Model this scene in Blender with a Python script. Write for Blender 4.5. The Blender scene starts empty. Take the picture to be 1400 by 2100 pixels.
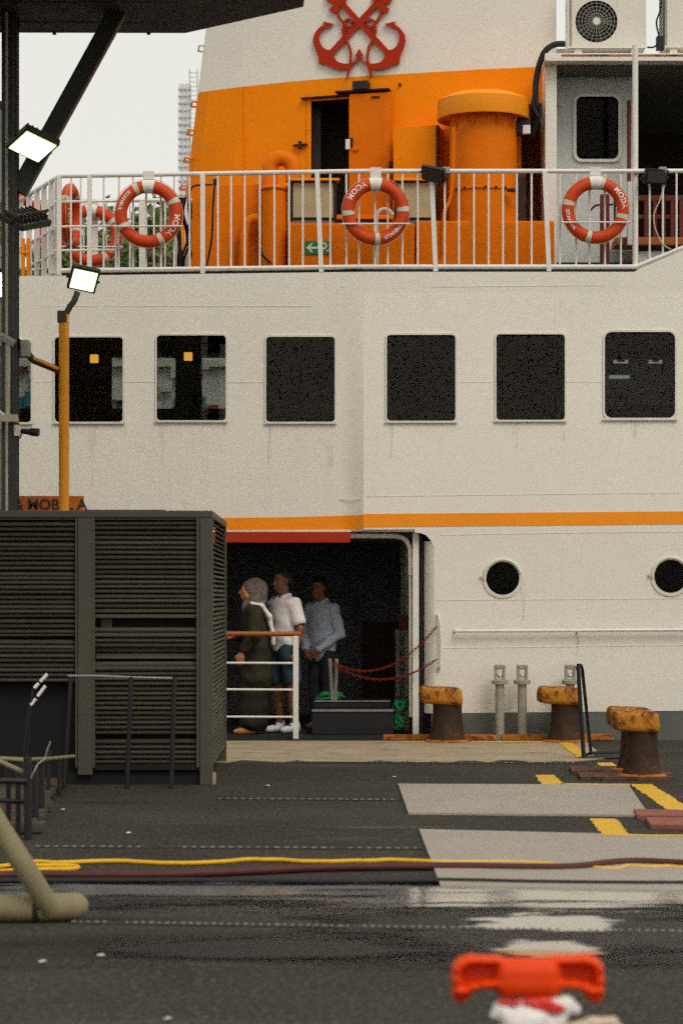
import bpy, bmesh, math, random
import numpy as np
from mathutils import Vector, Matrix
from mathutils.geometry import tessellate_polygon

random.seed(7)
SC = bpy.context.scene
COL = SC.collection
R = math.radians

# ------------------------------------------------------------------ camera, sky, sun, exposure
F, VX, VY, H = 5070.0, 660.0, 1223.0, 1.5      # focal length and vanishing point of the 1400x2100 picture, eye height (m)
cam_d = bpy.data.cameras.new('camera')
cam = bpy.data.objects.new('camera', cam_d); COL.objects.link(cam)
cam.location = (0, 0, H); cam.rotation_euler = (R(90), 0, 0)
cam_d.sensor_fit = 'AUTO'; cam_d.sensor_width = 36.0
cam_d.lens = 36.0 * F / 2100.0
cam_d.shift_x = (700 - VX) / 2100.0
cam_d.shift_y = (VY - 1050) / 2100.0
cam_d.clip_end = 6000; cam_d.clip_start = 0.1
cam_d.dof.use_dof = True; cam_d.dof.focus_distance = 26.0; cam_d.dof.aperture_fstop = 3.6
SC.camera = cam

SUN_EL, SUN_AZ = R(48), R(150)                 # soft light from high behind the camera, from the right
world = bpy.data.worlds.new('World'); SC.world = world; world.use_nodes = True
wn, wl = world.node_tree.nodes, world.node_tree.links
bg = wn['Background']
sky = wn.new('ShaderNodeTexSky'); sky.sky_type = 'NISHITA'; sky.sun_disc = False
sky.sun_elevation = SUN_EL; sky.sun_rotation = SUN_AZ
sky.dust_density = 4.0; sky.air_density = 1.0; sky.ozone_density = 1.0
ov = wn.new('ShaderNodeMix'); ov.data_type = 'RGBA'; ov.inputs[0].default_value = 0.88   # the cloud deck over the clear sky
ov.inputs[7].default_value = (8.25, 8.1, 7.4, 1)
wl.new(sky.outputs[0], ov.inputs[6]); wl.new(ov.outputs[2], bg.inputs[0])
bg.inputs[1].default_value = 0.105
sun_d = bpy.data.lights.new('sun', 'SUN'); sun_d.energy = 1.3; sun_d.angle = R(28); sun_d.color = (1, .95, .87)
sun = bpy.data.objects.new('sun', sun_d); COL.objects.link(sun)
sd = Vector((math.sin(SUN_AZ) * math.cos(SUN_EL), math.cos(SUN_AZ) * math.cos(SUN_EL), math.sin(SUN_EL)))
sun.rotation_euler = sd.to_track_quat('Z', 'Y').to_euler(); sun.location = sd * 60
SC.view_settings.view_transform = 'Standard'; SC.view_settings.look = 'None'
SC.view_settings.exposure = 0.06; SC.view_settings.gamma = 1.0
SC.render.engine = 'CYCLES'
SC.cycles.use_denoising = False; SC.cycles.use_adaptive_sampling = True; SC.cycles.adaptive_threshold = .05; SC.cycles.adaptive_min_samples = 24; SC.cycles.max_bounces = 8; SC.cycles.transparent_max_bounces = 12

# ------------------------------------------------------------------ measuring helpers
def X(px, Y): return (px - VX) * Y / F                       # metres right of the camera axis
def Z(py, Y): return H + (VY - py) * Y / F                   # metres above the quay
def P(px, py, Y): return Vector((X(px, Y), Y, Z(py, Y)))
def GY(py, z=0.0): return (H - z) * F / (py - VY)            # distance of a spot on the quay
def GP(px, py, z=0.0):
    Y = GY(py, z); return Vector((X(px, Y), Y, z))

# ------------------------------------------------------------------ materials
MATS = {}
def pm(name, col, rough=.5, var=.12, scale=2.0, bump=0.0, bscale=60, metal=0.0, rust=None, streak=0.0, spec=.3, dirt=None, coat=0.0, xs=0.0, grit=.07, orand=0.0):
    """painted or plain surface: colour drift, fine relief, optional rust / dirt patches and run-off streaks"""
    m = bpy.data.materials.new(name); m.use_nodes = True
    n, l = m.node_tree.nodes, m.node_tree.links
    b = n['Principled BSDF']
    tc = n.new('ShaderNodeTexCoord')
    def noise_(sc, det=6, rgh=.6, vec=None, dist=0.0):
        t = n.new('ShaderNodeTexNoise'); t.inputs['Scale'].default_value = sc
        t.inputs['Detail'].default_value = det; t.inputs['Roughness'].default_value = rgh; t.inputs['Distortion'].default_value = dist
        l.new(vec if vec else tc.outputs['Object'], t.inputs['Vector']); return t.outputs['Fac']
    def ramp(fac, lo, hi):
        r = n.new('ShaderNodeMapRange'); r.inputs[1].default_value = lo; r.inputs[2].default_value = hi
        l.new(fac, r.inputs[0]); return r.outputs[0]
    def mix(fac, a, c):
        x = n.new('ShaderNodeMix'); x.data_type = 'RGBA'
        if isinstance(fac, float): x.inputs[0].default_value = fac
        else: l.new(fac, x.inputs[0])
        for i, v in ((6, a), (7, c)):
            if isinstance(v, tuple): x.inputs[i].default_value = (*v[:3], 1)
            else: l.new(v, x.inputs[i])
        return x.outputs[2]
    d = tuple(max(0, c * (1 - var * 1.6)) for c in col); u = tuple(min(1, c * (1 + var)) for c in col)
    c1 = mix(ramp(noise_(scale), .3, .7), d, u)
    c1 = mix(ramp(noise_(scale * 14, 3), .25, .75), c1, tuple(c * (1 - var * .5) for c in col)) if var else c1
    if streak:
        mp = n.new('ShaderNodeMapping'); mp.inputs['Scale'].default_value = (9, 9, .35); l.new(tc.outputs['Object'], mp.inputs[0])
        s = ramp(noise_(1.6, 8, .65, mp.outputs[0]), .56, .78)
        mu = n.new('ShaderNodeMath'); mu.operation = 'MULTIPLY'; l.new(s, mu.inputs[0]); mu.inputs[1].default_value = streak
        c1 = mix(mu.outputs[0], c1, tuple(c * k for c, k in zip(col, (.62, .53, .42))))
    if xs:
        mp = n.new('ShaderNodeMapping'); mp.inputs['Scale'].default_value = (.5, 7, 7); l.new(tc.outputs['Object'], mp.inputs[0])
        s = ramp(noise_(2.2, 9, .75, mp.outputs[0]), .52, .72)
        mu = n.new('ShaderNodeMath'); mu.operation = 'MULTIPLY'; l.new(s, mu.inputs[0]); mu.inputs[1].default_value = xs
        c1 = mix(mu.outputs[0], c1, tuple(c * .5 for c in col))
    if dirt:
        c1 = mix(ramp(noise_(dirt[1], 8, .7), dirt[2], dirt[2] + .12), c1, dirt[0])
    if orand:
        oi = n.new('ShaderNodeObjectInfo'); om = n.new('ShaderNodeMix'); om.data_type = 'RGBA'; om.blend_type = 'MULTIPLY'; om.inputs[0].default_value = 1
        orr = n.new('ShaderNodeMapRange'); orr.inputs[3].default_value = 1 - orand; orr.inputs[4].default_value = 1 + orand; l.new(oi.outputs['Random'], orr.inputs[0]); l.new(c1, om.inputs[6]); l.new(orr.outputs[0], om.inputs[7]); c1 = om.outputs[2]
    if grit:
        gm = n.new('ShaderNodeMix'); gm.data_type = 'RGBA'; gm.blend_type = 'MULTIPLY'; gm.inputs[0].default_value = 1
        gr = n.new('ShaderNodeMapRange'); gr.inputs[1].default_value = .3; gr.inputs[2].default_value = .7; gr.inputs[3].default_value = 1 - grit * 1.6; gr.inputs[4].default_value = 1 + grit * .6
        l.new(noise_(75, 2, .8), gr.inputs[0]); l.new(c1, gm.inputs[6]); l.new(gr.outputs[0], gm.inputs[7]); c1 = gm.outputs[2]
    rg = ramp(noise_(scale * 3), 0, 1)
    rm = n.new('ShaderNodeMapRange'); rm.inputs[3].default_value = max(.02, rough - .12); rm.inputs[4].default_value = min(1, rough + .12)
    l.new(rg, rm.inputs[0]); rout = rm.outputs[0]
    if rust:
        f = ramp(noise_(rust[1], 10, .72, dist=.4), rust[2], rust[2] + .06)
        rc = mix(ramp(noise_(rust[1] * 5, 5), .3, .7), rust[0], tuple(c * .45 for c in rust[0]))
        c1 = mix(f, c1, rc)
        mm = n.new('ShaderNodeMix'); l.new(f, mm.inputs[0]); l.new(rout, mm.inputs[2]); mm.inputs[3].default_value = .9
        rout = mm.outputs[0]
    l.new(c1, b.inputs['Base Color']); l.new(rout, b.inputs['Roughness'])
    b.inputs['Metallic'].default_value = metal; b.inputs['Specular IOR Level'].default_value = spec
    if coat: b.inputs['Coat Weight'].default_value = coat
    if bump:
        bp = n.new('ShaderNodeBump'); bp.inputs['Strength'].default_value = bump; bp.inputs['Distance'].default_value = .01
        l.new(noise_(bscale, 4), bp.inputs['Height']); l.new(bp.outputs[0], b.inputs['Normal'])
    MATS[name] = m; return m
def emit(name, col, st):
    m = bpy.data.materials.new(name); m.use_nodes = True; b = m.node_tree.nodes['Principled BSDF']
    b.inputs['Base Color'].default_value = (*col, 1); b.inputs['Emission Color'].default_value = (*col, 1)
    b.inputs['Emission Strength'].default_value = st; MATS[name] = m; return m
def glass(name, tint, refl=1.0, rough=.02):
    m = bpy.data.materials.new(name); m.use_nodes = True; n, l = m.node_tree.nodes, m.node_tree.links
    n.remove(n['Principled BSDF']); out = n['Material Output']
    t = n.new('ShaderNodeBsdfTransparent'); t.inputs[0].default_value = (*tint, 1)
    g = n.new('ShaderNodeBsdfGlossy'); g.inputs['Roughness'].default_value = rough; g.inputs[0].default_value = (refl * .13, refl * .113, refl * .10, 1)
    fr = n.new('ShaderNodeFresnel'); fr.inputs[0].default_value = 1.45
    fm = n.new('ShaderNodeMapRange'); fm.inputs[1].default_value = .03; fm.inputs[3].default_value = .32; fm.inputs[4].default_value = .9; l.new(fr.outputs[0], fm.inputs[0])
    mx = n.new('ShaderNodeMixShader'); l.new(fm.outputs[0], mx.inputs[0]); l.new(t.outputs[0], mx.inputs[1]); l.new(g.outputs[0], mx.inputs[2])
    l.new(mx.outputs[0], out.inputs[0]); MATS[name] = m; return m

RUST = (.22, .075, .022)
pm('hull_white', (.81, .762, .67), .42, .04, .7, bump=.30, bscale=2.6, streak=.14, dirt=((.62, .56, .47), 3.0, .69))
pm('hull_frame', (.72, .67, .58), .45, .10, 6, rust=(RUST, 7, .66), bump=.1)
pm('white_rail', (.80, .77, .71), .38, .08, 5, rust=((.45, .25, .13), 9, .72))
pm('boot_grey', (.13, .135, .12), .6, .2, 3, streak=.4, bump=.1)
pm('stripe_orange', (.96, .30, .002), .5, .06, 2, streak=.12)
pm('deck_orange', (1.0, .27, .001), .55, .10, 1.5, bump=.12, bscale=5, spec=.1, streak=.3, rust=((.30, .10, .02), 4, .74))
pm('shaded_orange', (.80, .178, .001), .55, .12, 2.5, bump=.10, bscale=7, spec=.1, streak=.45, rust=((.28, .09, .02), 5, .73))  # orange darkened to carry the shading on vents and lockers
pm('emblem_red', (.43, .026, .003), .5, .08, 6, spec=.15)
pm('ring_red', (.60, .056, .003), .55, .14, 7, bump=.05, dirt=((.28, .04, .015), 9, .68))
pm('tape_cream', (.62, .58, .46), .5, .15, 20)
pm('letter_white', (.80, .78, .74), .5, .05, 10)
pm('strap_white', (.78, .75, .70), .6, .08, 12)
pm('red_beam', (.40, .026, .003), .65, .12, 4, dirt=((.32, .04, .015), 5, .62), streak=.3)
pm('black_paint', (.014, .013, .014), .45, .2, 5, spec=.35)
pm('black_rubber', (.016, .015, .016), .6, .2, 20, spec=.3)
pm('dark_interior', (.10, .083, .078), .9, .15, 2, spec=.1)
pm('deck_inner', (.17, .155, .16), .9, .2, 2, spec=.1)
pm('reflection_green', (.36, .42, .34), .7, .5, 2.5, dirt=((.05, .05, .04), 3, .5))  # blotchy pale green that imitates a reflection in the glass
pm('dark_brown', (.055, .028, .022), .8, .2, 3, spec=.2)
pm('red_brown', (.14, .022, .014), .6, .2, 3)
pm('bench_wood', (.34, .095, .025), .55, .2, 8)
pm('hand_wood', (.42, .12, .03), .45, .2, 12)
pm('steel_grey', (.30, .29, .27), .5, .15, 6, rust=(RUST, 8, .66), metal=.3)
pm('galv', (.34, .33, .27), .6, .25, 9, rust=((.26, .12, .04), 9, .6), bump=.2)
pm('ac_cream', (.74, .70, .60), .45, .05, 4, streak=.25)
pm('ac_dark', (.05, .045, .04), .6, .1, 8)
pm('screen_beige', (.46, .37, .21), .75, .12, 7, bump=.1)
pm('deckhouse_grey', (.60, .62, .60), .45, .05, 2, streak=.2)
pm('sign_green', (.012, .20, .055), .5, .08, 10)
pm('sign_cream', (.75, .72, .55), .5, .04, 10)
pm('bollard_head', (.53, .20, .014), .6, .28, 8, bump=.5, bscale=26, rust=((.19, .065, .016), 6, .50))
pm('bollard_stem', (.045, .021, .011), .75, .4, 8, bump=.6, bscale=22, rust=((.20, .075, .022), 6, .57))
pm('kerb_rust', (.46, .15, .02), .75, .35, 7, bump=.5, bscale=25, rust=((.15, .045, .015), 5, .53))
pm('base_rust', (.13, .055, .032), .75, .3, 7, bump=.4, bscale=25, rust=((.07, .03, .018), 5, .52))
pm('base_pink', (.27, .085, .055), .65, .2, 8, bump=.3, dirt=((.12, .05, .04), 6, .58))
pm('line_yellow', (.72, .42, .025), .6, .16, 6, dirt=((.20, .15, .06), 9, .60))
pm('plate_grey', (.36, .318, .265), .5, .10, 1.6, bump=.12, bscale=30, dirt=((.24, .22, .19), 2.2, .62), xs=.55)
pm('concrete_tan', (.40, .315, .205), .85, .25, 2.2, bump=.5, bscale=30, dirt=((.14, .12, .085), 2.6, .57), xs=.85)
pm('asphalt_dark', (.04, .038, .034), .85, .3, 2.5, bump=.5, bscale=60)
pm('stitch', (.22, .21, .185), .5, .2, 15)
pm('cabin_green', (.066, .061, .043), .5, .16, 4, bump=.1, dirt=((.035, .03, .022), 6, .58), orand=.28)
pm('cabin_edge', (.072, .067, .048), .5, .14, 5, bump=.1)
pm('cabin_dark', (.020, .019, .019), .9, .1, 3, spec=.1)
pm('column_black', (.03, .025, .022), .4, .25, 4, spec=.5, dirt=((.10, .06, .03), 6, .64))
pm('brace_green', (.035, .035, .026), .45, .2, 4)
pm('canopy_dark', (.022, .019, .020), .7, .2, 3, spec=.2)
pm('pole_yellow', (.78, .30, .008), .45, .12, 4, streak=.2, dirt=((.3, .12, .02), 8, .68))
pm('pole_dark', (.05, .045, .03), .5, .2, 5)  # dark paint of brackets, lamp housings and pipes
pm('sign_orange', (.55, .13, .012), .55, .1, 6)
pm('sign_ink', (.05, .03, .02), .6, .1, 6)
pm('window_frame_beige', (.48, .42, .30), .5, .15, 5, dirt=((.2, .12, .05), 6, .6))
pm('hose_yellow', (.80, .44, .012), .5, .1, 14)
pm('hose_maroon', (.085, .022, .018), .6, .2, 12, dirt=((.06, .03, .03), 7, .55))
pm('hose_beige', (.24, .20, .11), .62, .15, 7, dirt=((.20, .16, .08), 4, .58))
pm('plastic_red', (.78, .052, .002), .5, .06, 5, spec=.2)
pm('bag_white', (.78, .74, .72), .35, .05, 10, bump=.4, bscale=18)
pm('bag_red', (.70, .04, .03), .35, .08, 8, bump=.3, bscale=18)
pm('bag_beige', (.60, .48, .36), .45, .08, 8)
pm('rope_green', (.02, .24, .085), .7, .3, 30)
pm('chain_red', (.26, .018, .012), .5, .2, 20)
pm('rope_pale', (.60, .46, .26), .7, .2, 30)
pm('litter_white', (.7, .68, .6), .7, .1, 20)
pm('leaf_orange', (.5, .2, .06), .7, .2, 20)
pm('skin_brown', (.23, .095, .05), .5, .10, 12)
pm('skin_tan', (.52, .20, .10), .5, .10, 12)
pm('hair_black', (.012, .010, .009), .6, .1, 40)
pm('eye_dark', (.01, .008, .008), .3, 0, 10)
pm('scarf', (.22, .165, .15), .85, .6, 30, bump=.5, bscale=50)
pm('coat_olive', (.034, .029, .014), .85, .2, 10, bump=.4, bscale=30)
pm('skirt_dark', (.022, .018, .012), .85, .2, 10, bump=.3)
pm('cloth_white', (.82, .76, .74), .85, .06, 12, bump=.4, bscale=28)
pm('cloth_blue', (.46, .51, .60), .85, .14, 25, bump=.4, bscale=28)
pm('denim', (.032, .058, .080), .85, .2, 20, bump=.3)
pm('trouser_dark', (.02, .02, .024), .85, .2, 20)
pm('shoe_white', (.74, .73, .74), .5, .05, 20)
pm('shoe_orange', (.55, .20, .05), .6, .15, 20)
pm('bark', (.08, .055, .035), .9, .3, 8)
pm('leaf', (.11, .17, .05), .65, .45, .35)
pm('leaf_b', (.15, .18, .055), .65, .4, .35)
pm('far_white', (.78, .80, .74), .6, .06, .3)
pm('far_teal', (.06, .30, .32), .5, .2, .4)
pm('far_red', (.30, .06, .04), .5, .2, .4)
pm('tower_haze', (.80, .80, .78), .7, .05, .1)
pm('tower_haze_dark', (.66, .665, .66), .7, .05, .1)
emit('lamp_amber', (1.0, .50, .07), 1.35)
emit('lamp_white', (.97, 1.0, .88), 14.0)
def lens():
    m = MATS['lamp_white']; n, l = m.node_tree.nodes, m.node_tree.links; b = n['Principled BSDF']
    tc = n.new('ShaderNodeTexCoord'); mp = n.new('ShaderNodeMapping'); mp.inputs['Location'].default_value = (-1, 0, -1); mp.inputs['Scale'].default_value = (2, 0, 2); l.new(tc.outputs['Generated'], mp.inputs[0])
    sp = n.new('ShaderNodeSeparateXYZ'); l.new(mp.outputs[0], sp.inputs[0]); ab = []
    for k in (0, 2):
        a = n.new('ShaderNodeMath'); a.operation = 'ABSOLUTE'; l.new(sp.outputs[k], a.inputs[0]); ab.append(a)
    mx = n.new('ShaderNodeMath'); mx.operation = 'MAXIMUM'; l.new(ab[0].outputs[0], mx.inputs[0]); l.new(ab[1].outputs[0], mx.inputs[1])
    r = n.new('ShaderNodeValToRGB'); r.color_ramp.elements[0].position = .55; r.color_ramp.elements[0].color = (1, 1, .92, 1); r.color_ramp.elements[1].position = 1.0; r.color_ramp.elements[1].color = (.035, .06, .008, 1); l.new(mx.outputs[0], r.inputs[0])
    l.new(r.outputs[0], b.inputs['Emission Color'])
lens()
emit('tube_white', (.9, 1.0, .85), .30)
glass('window_glass', (1, 1, .98), .36)
glass('port_glass', (.30, .33, .31), .15)
glass('pier_glass', (.55, .6, .55), 1.0)

def stain(name, col, k=.5):
    m = bpy.data.materials.new(name); m.use_nodes = True; n, l = m.node_tree.nodes, m.node_tree.links; b = n['Principled BSDF']
    b.inputs['Base Color'].default_value = (*col, 1); b.inputs['Roughness'].default_value = .8
    tc = n.new('ShaderNodeTexCoord'); mp = n.new('ShaderNodeMapping'); mp.inputs['Scale'].default_value = (60, 60, 4); l.new(tc.outputs['Object'], mp.inputs[0])
    t = n.new('ShaderNodeTexNoise'); t.inputs['Detail'].default_value = 6; t.inputs['Scale'].default_value = 1; l.new(mp.outputs[0], t.inputs['Vector'])
    r = n.new('ShaderNodeMapRange'); r.inputs[1].default_value = .42; r.inputs[2].default_value = .72; r.inputs[4].default_value = k; l.new(t.outputs['Fac'], r.inputs[0]); l.new(r.outputs[0], b.inputs['Alpha'])
    MATS[name] = m
stain('rust_run', (.40, .24, .10), .34); stain('soot_run', (.33, .30, .25), .22)
# asphalt of the quay: speckle, patches, damp streaks that run along the ship and stay where water stands
def asphalt():
    m = bpy.data.materials.new('asphalt'); m.use_nodes = True; n, l = m.node_tree.nodes, m.node_tree.links
    b = n['Principled BSDF']; tc = n.new('ShaderNodeTexCoord')
    def noise_(sc, det=6, rgh=.6, mscale=None, loc=(0, 0, 0)):
        t = n.new('ShaderNodeTexNoise'); t.inputs['Scale'].default_value = sc; t.inputs['Detail'].default_value = det; t.inputs['Roughness'].default_value = rgh
        mp = n.new('ShaderNodeMapping'); mp.inputs['Scale'].default_value = mscale or (1, 1, 1); mp.inputs['Location'].default_value = loc
        l.new(tc.outputs['Object'], mp.inputs[0]); l.new(mp.outputs[0], t.inputs['Vector']); return t.outputs['Fac']
    def mr(f, a, c, o0=0., o1=1., smooth=False):
        r = n.new('ShaderNodeMapRange'); r.inputs[1].default_value = a; r.inputs[2].default_value = c; r.inputs[3].default_value = o0; r.inputs[4].default_value = o1
        if smooth: r.interpolation_type = 'SMOOTHSTEP'
        l.new(f, r.inputs[0]); return r.outputs[0]
    def mix(f, a, c):
        x = n.new('ShaderNodeMix'); x.data_type = 'RGBA'; l.new(f, x.inputs[0])
        for i, v in ((6, a), (7, c)):
            if isinstance(v, tuple): x.inputs[i].default_value = (*v, 1)
            else: l.new(v, x.inputs[i])
        return x.outputs[2]
    def op(o, a, c):
        x = n.new('ShaderNodeMath'); x.operation = o; x.use_clamp = True
        for i, v in enumerate((a, c)):
            if isinstance(v, float): x.inputs[i].default_value = v
            else: l.new(v, x.inputs[i])
        return x.outputs[0]
    sep = n.new('ShaderNodeSeparateXYZ'); l.new(tc.outputs['Object'], sep.inputs[0])
    y = sep.outputs[1]
    c = mix(mr(noise_(.55, 8, .65), .3, .7), (.026, .023, .018), (.052, .047, .036))
    c = mix(mr(noise_(30, 4, .8), .52, .72), c, (.15, .135, .105))
    c = mix(mr(noise_(22, 4, .8, loc=(3, 1, 0)), .52, .66), c, (.024, .022, .019))
    c = mix(mr(noise_(1.3, 8, .7, (.35, 2.2, 1), (5, 2, 0)), .58, .72), c, (.10, .09, .066))
    gm = n.new('ShaderNodeMix'); gm.data_type = 'RGBA'; gm.blend_type = 'MULTIPLY'; gm.inputs[0].default_value = 1; l.new(c, gm.inputs[6]); l.new(mr(noise_(1, 3, .85, (60, 14, 1), (7, 7, 0)), .3, .7, .45, 1.6), gm.inputs[7]); c = gm.outputs[2]
    c = mix(mr(noise_(.8, 9, .7, (.5, 1.6, 1), (9, 4, 0)), .54, .70), c, (.022, .020, .018))
    # wet: a soaked band under the hoses plus thin runs
    yy = n.new('ShaderNodeMath'); yy.operation = 'ADD'; l.new(y, yy.inputs[0]); l.new(mr(noise_(.9, 5, .6, (.5, 1, 1)), 0, 1, -.55, .55), yy.inputs[1])
    def band(a, a2, c2, c3):
        return op('MULTIPLY', mr(yy.outputs[0], a, a2, smooth=True), mr(yy.outputs[0], c2, c3, 1., 0., smooth=True))
    w1 = band(11.95, 12.2, 12.75, 12.95)
    w2 = op('MULTIPLY', band(9.75, 10.0, 10.6, 10.95), mr(noise_(.8, 5, .6, (.45, 1.6, 1), (1, 8, 0)), .40, .56))
    w3 = op('MULTIPLY', band(10.6, 10.8, 11.8, 12.0), mr(noise_(1.0, 6, .6, (.45, 2.6, 1), (4, 3, 0)), .50, .60))
    wet = op('MAXIMUM', w1, op('MAXIMUM', w2, w3))
    dk = n.new('ShaderNodeMix'); dk.data_type = 'RGBA'; dk.blend_type = 'MULTIPLY'; l.new(wet, dk.inputs[0]); l.new(c, dk.inputs[6]); dk.inputs[7].default_value = (.34, .34, .36, 1)
    l.new(dk.outputs[2], b.inputs['Base Color'])
    film = op('MULTIPLY', w1, mr(noise_(5.0, 7, .75, (.16, 1.0, 1)), .36, .52))
    ro = n.new('ShaderNodeMix'); l.new(wet, ro.inputs[0]); ro.inputs[2].default_value = .88; ro.inputs[3].default_value = .60
    r2 = n.new('ShaderNodeMix'); l.new(film, r2.inputs[0]); l.new(ro.outputs[0], r2.inputs[2]); r2.inputs[3].default_value = .16
    l.new(r2.outputs[0], b.inputs['Roughness'])
    b.inputs['Specular IOR Level'].default_value = .12
    l.new(film, b.inputs['Coat Weight']); b.inputs['Coat Roughness'].default_value = .10; b.inputs['Coat IOR'].default_value = 2.2
    bp = n.new('ShaderNodeBump'); bp.inputs['Distance'].default_value = .006
    inv = op('SUBTRACT', 1.0, film); st = op('MULTIPLY', inv, .8); l.new(st, bp.inputs['Strength'])
    l.new(noise_(70, 4, .7), bp.inputs['Height']); l.new(bp.outputs[0], b.inputs['Normal'])
    MATS['asphalt'] = m
asphalt()
def water(name, col, rough, bscale, bst, ior=1.33):
    m = bpy.data.materials.new(name); m.use_nodes = True; n, l = m.node_tree.nodes, m.node_tree.links; b = n['Principled BSDF']
    b.inputs['Base Color'].default_value = (*col, 1); b.inputs['Roughness'].default_value = rough; b.inputs['IOR'].default_value = ior
    t = n.new('ShaderNodeTexNoise'); t.inputs['Scale'].default_value = bscale; tc = n.new('ShaderNodeTexCoord'); l.new(tc.outputs['Object'], t.inputs['Vector'])
    bp = n.new('ShaderNodeBump'); bp.inputs['Strength'].default_value = bst; bp.inputs['Distance'].default_value = .02
    l.new(t.outputs['Fac'], bp.inputs['Height']); l.new(bp.outputs[0], b.inputs['Normal']); MATS[name] = m
water('sea', (.02, .04, .04), .08, 1.5, .5)
def puddle_mat(name, k, mscale, lo, hi, su_=2.0):
    water(name, (.64, .63, .61), .025 if name == 'puddle' else .09, 2.5 if name == 'puddle' else 14, .008 if name == 'puddle' else .06, 2.0)
    m = MATS[name]; n, l = m.node_tree.nodes, m.node_tree.links; b = n['Principled BSDF']; b.inputs['Metallic'].default_value = .7
    tc = n.new('ShaderNodeTexCoord')
    mp = n.new('ShaderNodeMapping'); mp.inputs['Location'].default_value = (-su_ / 2, -1, 0); mp.inputs['Scale'].default_value = (su_, 2, 0); l.new(tc.outputs['Generated'], mp.inputs[0])
    ln = n.new('ShaderNodeVectorMath'); ln.operation = 'LENGTH'; l.new(mp.outputs[0], ln.inputs[0])
    m2 = n.new('ShaderNodeMapping'); m2.inputs['Scale'].default_value = mscale; l.new(tc.outputs['Object'], m2.inputs[0])
    t = n.new('ShaderNodeTexNoise'); t.inputs['Scale'].default_value = 1; t.inputs['Detail'].default_value = 9; t.inputs['Roughness'].default_value = .68; l.new(m2.outputs[0], t.inputs['Vector'])
    mu = n.new('ShaderNodeMath'); mu.operation = 'MULTIPLY_ADD'; l.new(t.outputs['Fac'], mu.inputs[0]); mu.inputs[1].default_value = k; mu.inputs[2].default_value = 1 - k * .5
    su = n.new('ShaderNodeMath'); su.operation = 'SUBTRACT'; l.new(mu.outputs[0], su.inputs[0]); l.new(ln.outputs['Value'], su.inputs[1])
    r = n.new('ShaderNodeMapRange'); r.interpolation_type = 'SMOOTHSTEP'; r.inputs[1].default_value = lo; r.inputs[2].default_value = hi; l.new(su.outputs[0], r.inputs[0]); l.new(r.outputs[0], b.inputs['Alpha'])
puddle_mat('puddle', 2.1, (1.5, 4.0, 1), .16, .30)
puddle_mat('wet_dark', 2.4, (1.0, 3.0, 1), .05, .45)
b = MATS['wet_dark'].node_tree.nodes['Principled BSDF']; b.inputs['Base Color'].default_value = (.012, .0115, .011, 1); b.inputs['Metallic'].default_value = 0; b.inputs['Roughness'].default_value = .45; b.inputs['IOR'].default_value = 1.33; b.inputs['Specular IOR Level'].default_value = .25
puddle_mat('slick', 3.6, (1.3, 8.0, 1), .16, .70, 1.3)
# ------------------------------------------------------------------ mesh helpers
ORG = {}
def link(o):
    COL.objects.link(o); return o
def tag(o, label=None, cat=None, group=None, kind=None):
    if label: o['label'] = label
    if cat: o['category'] = cat
    if group: o['group'] = group
    if kind: o['kind'] = kind
    return o
def thing(name, loc, label, cat, group=None):
    o = link(bpy.data.objects.new(name, None)); o.location = loc; o.empty_display_size = .1
    ORG[o.name] = Vector(loc); return tag(o, label, cat, group)
def org(o): return ORG.get(o.name, Vector((0, 0, 0))) if o else Vector((0, 0, 0))

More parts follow.
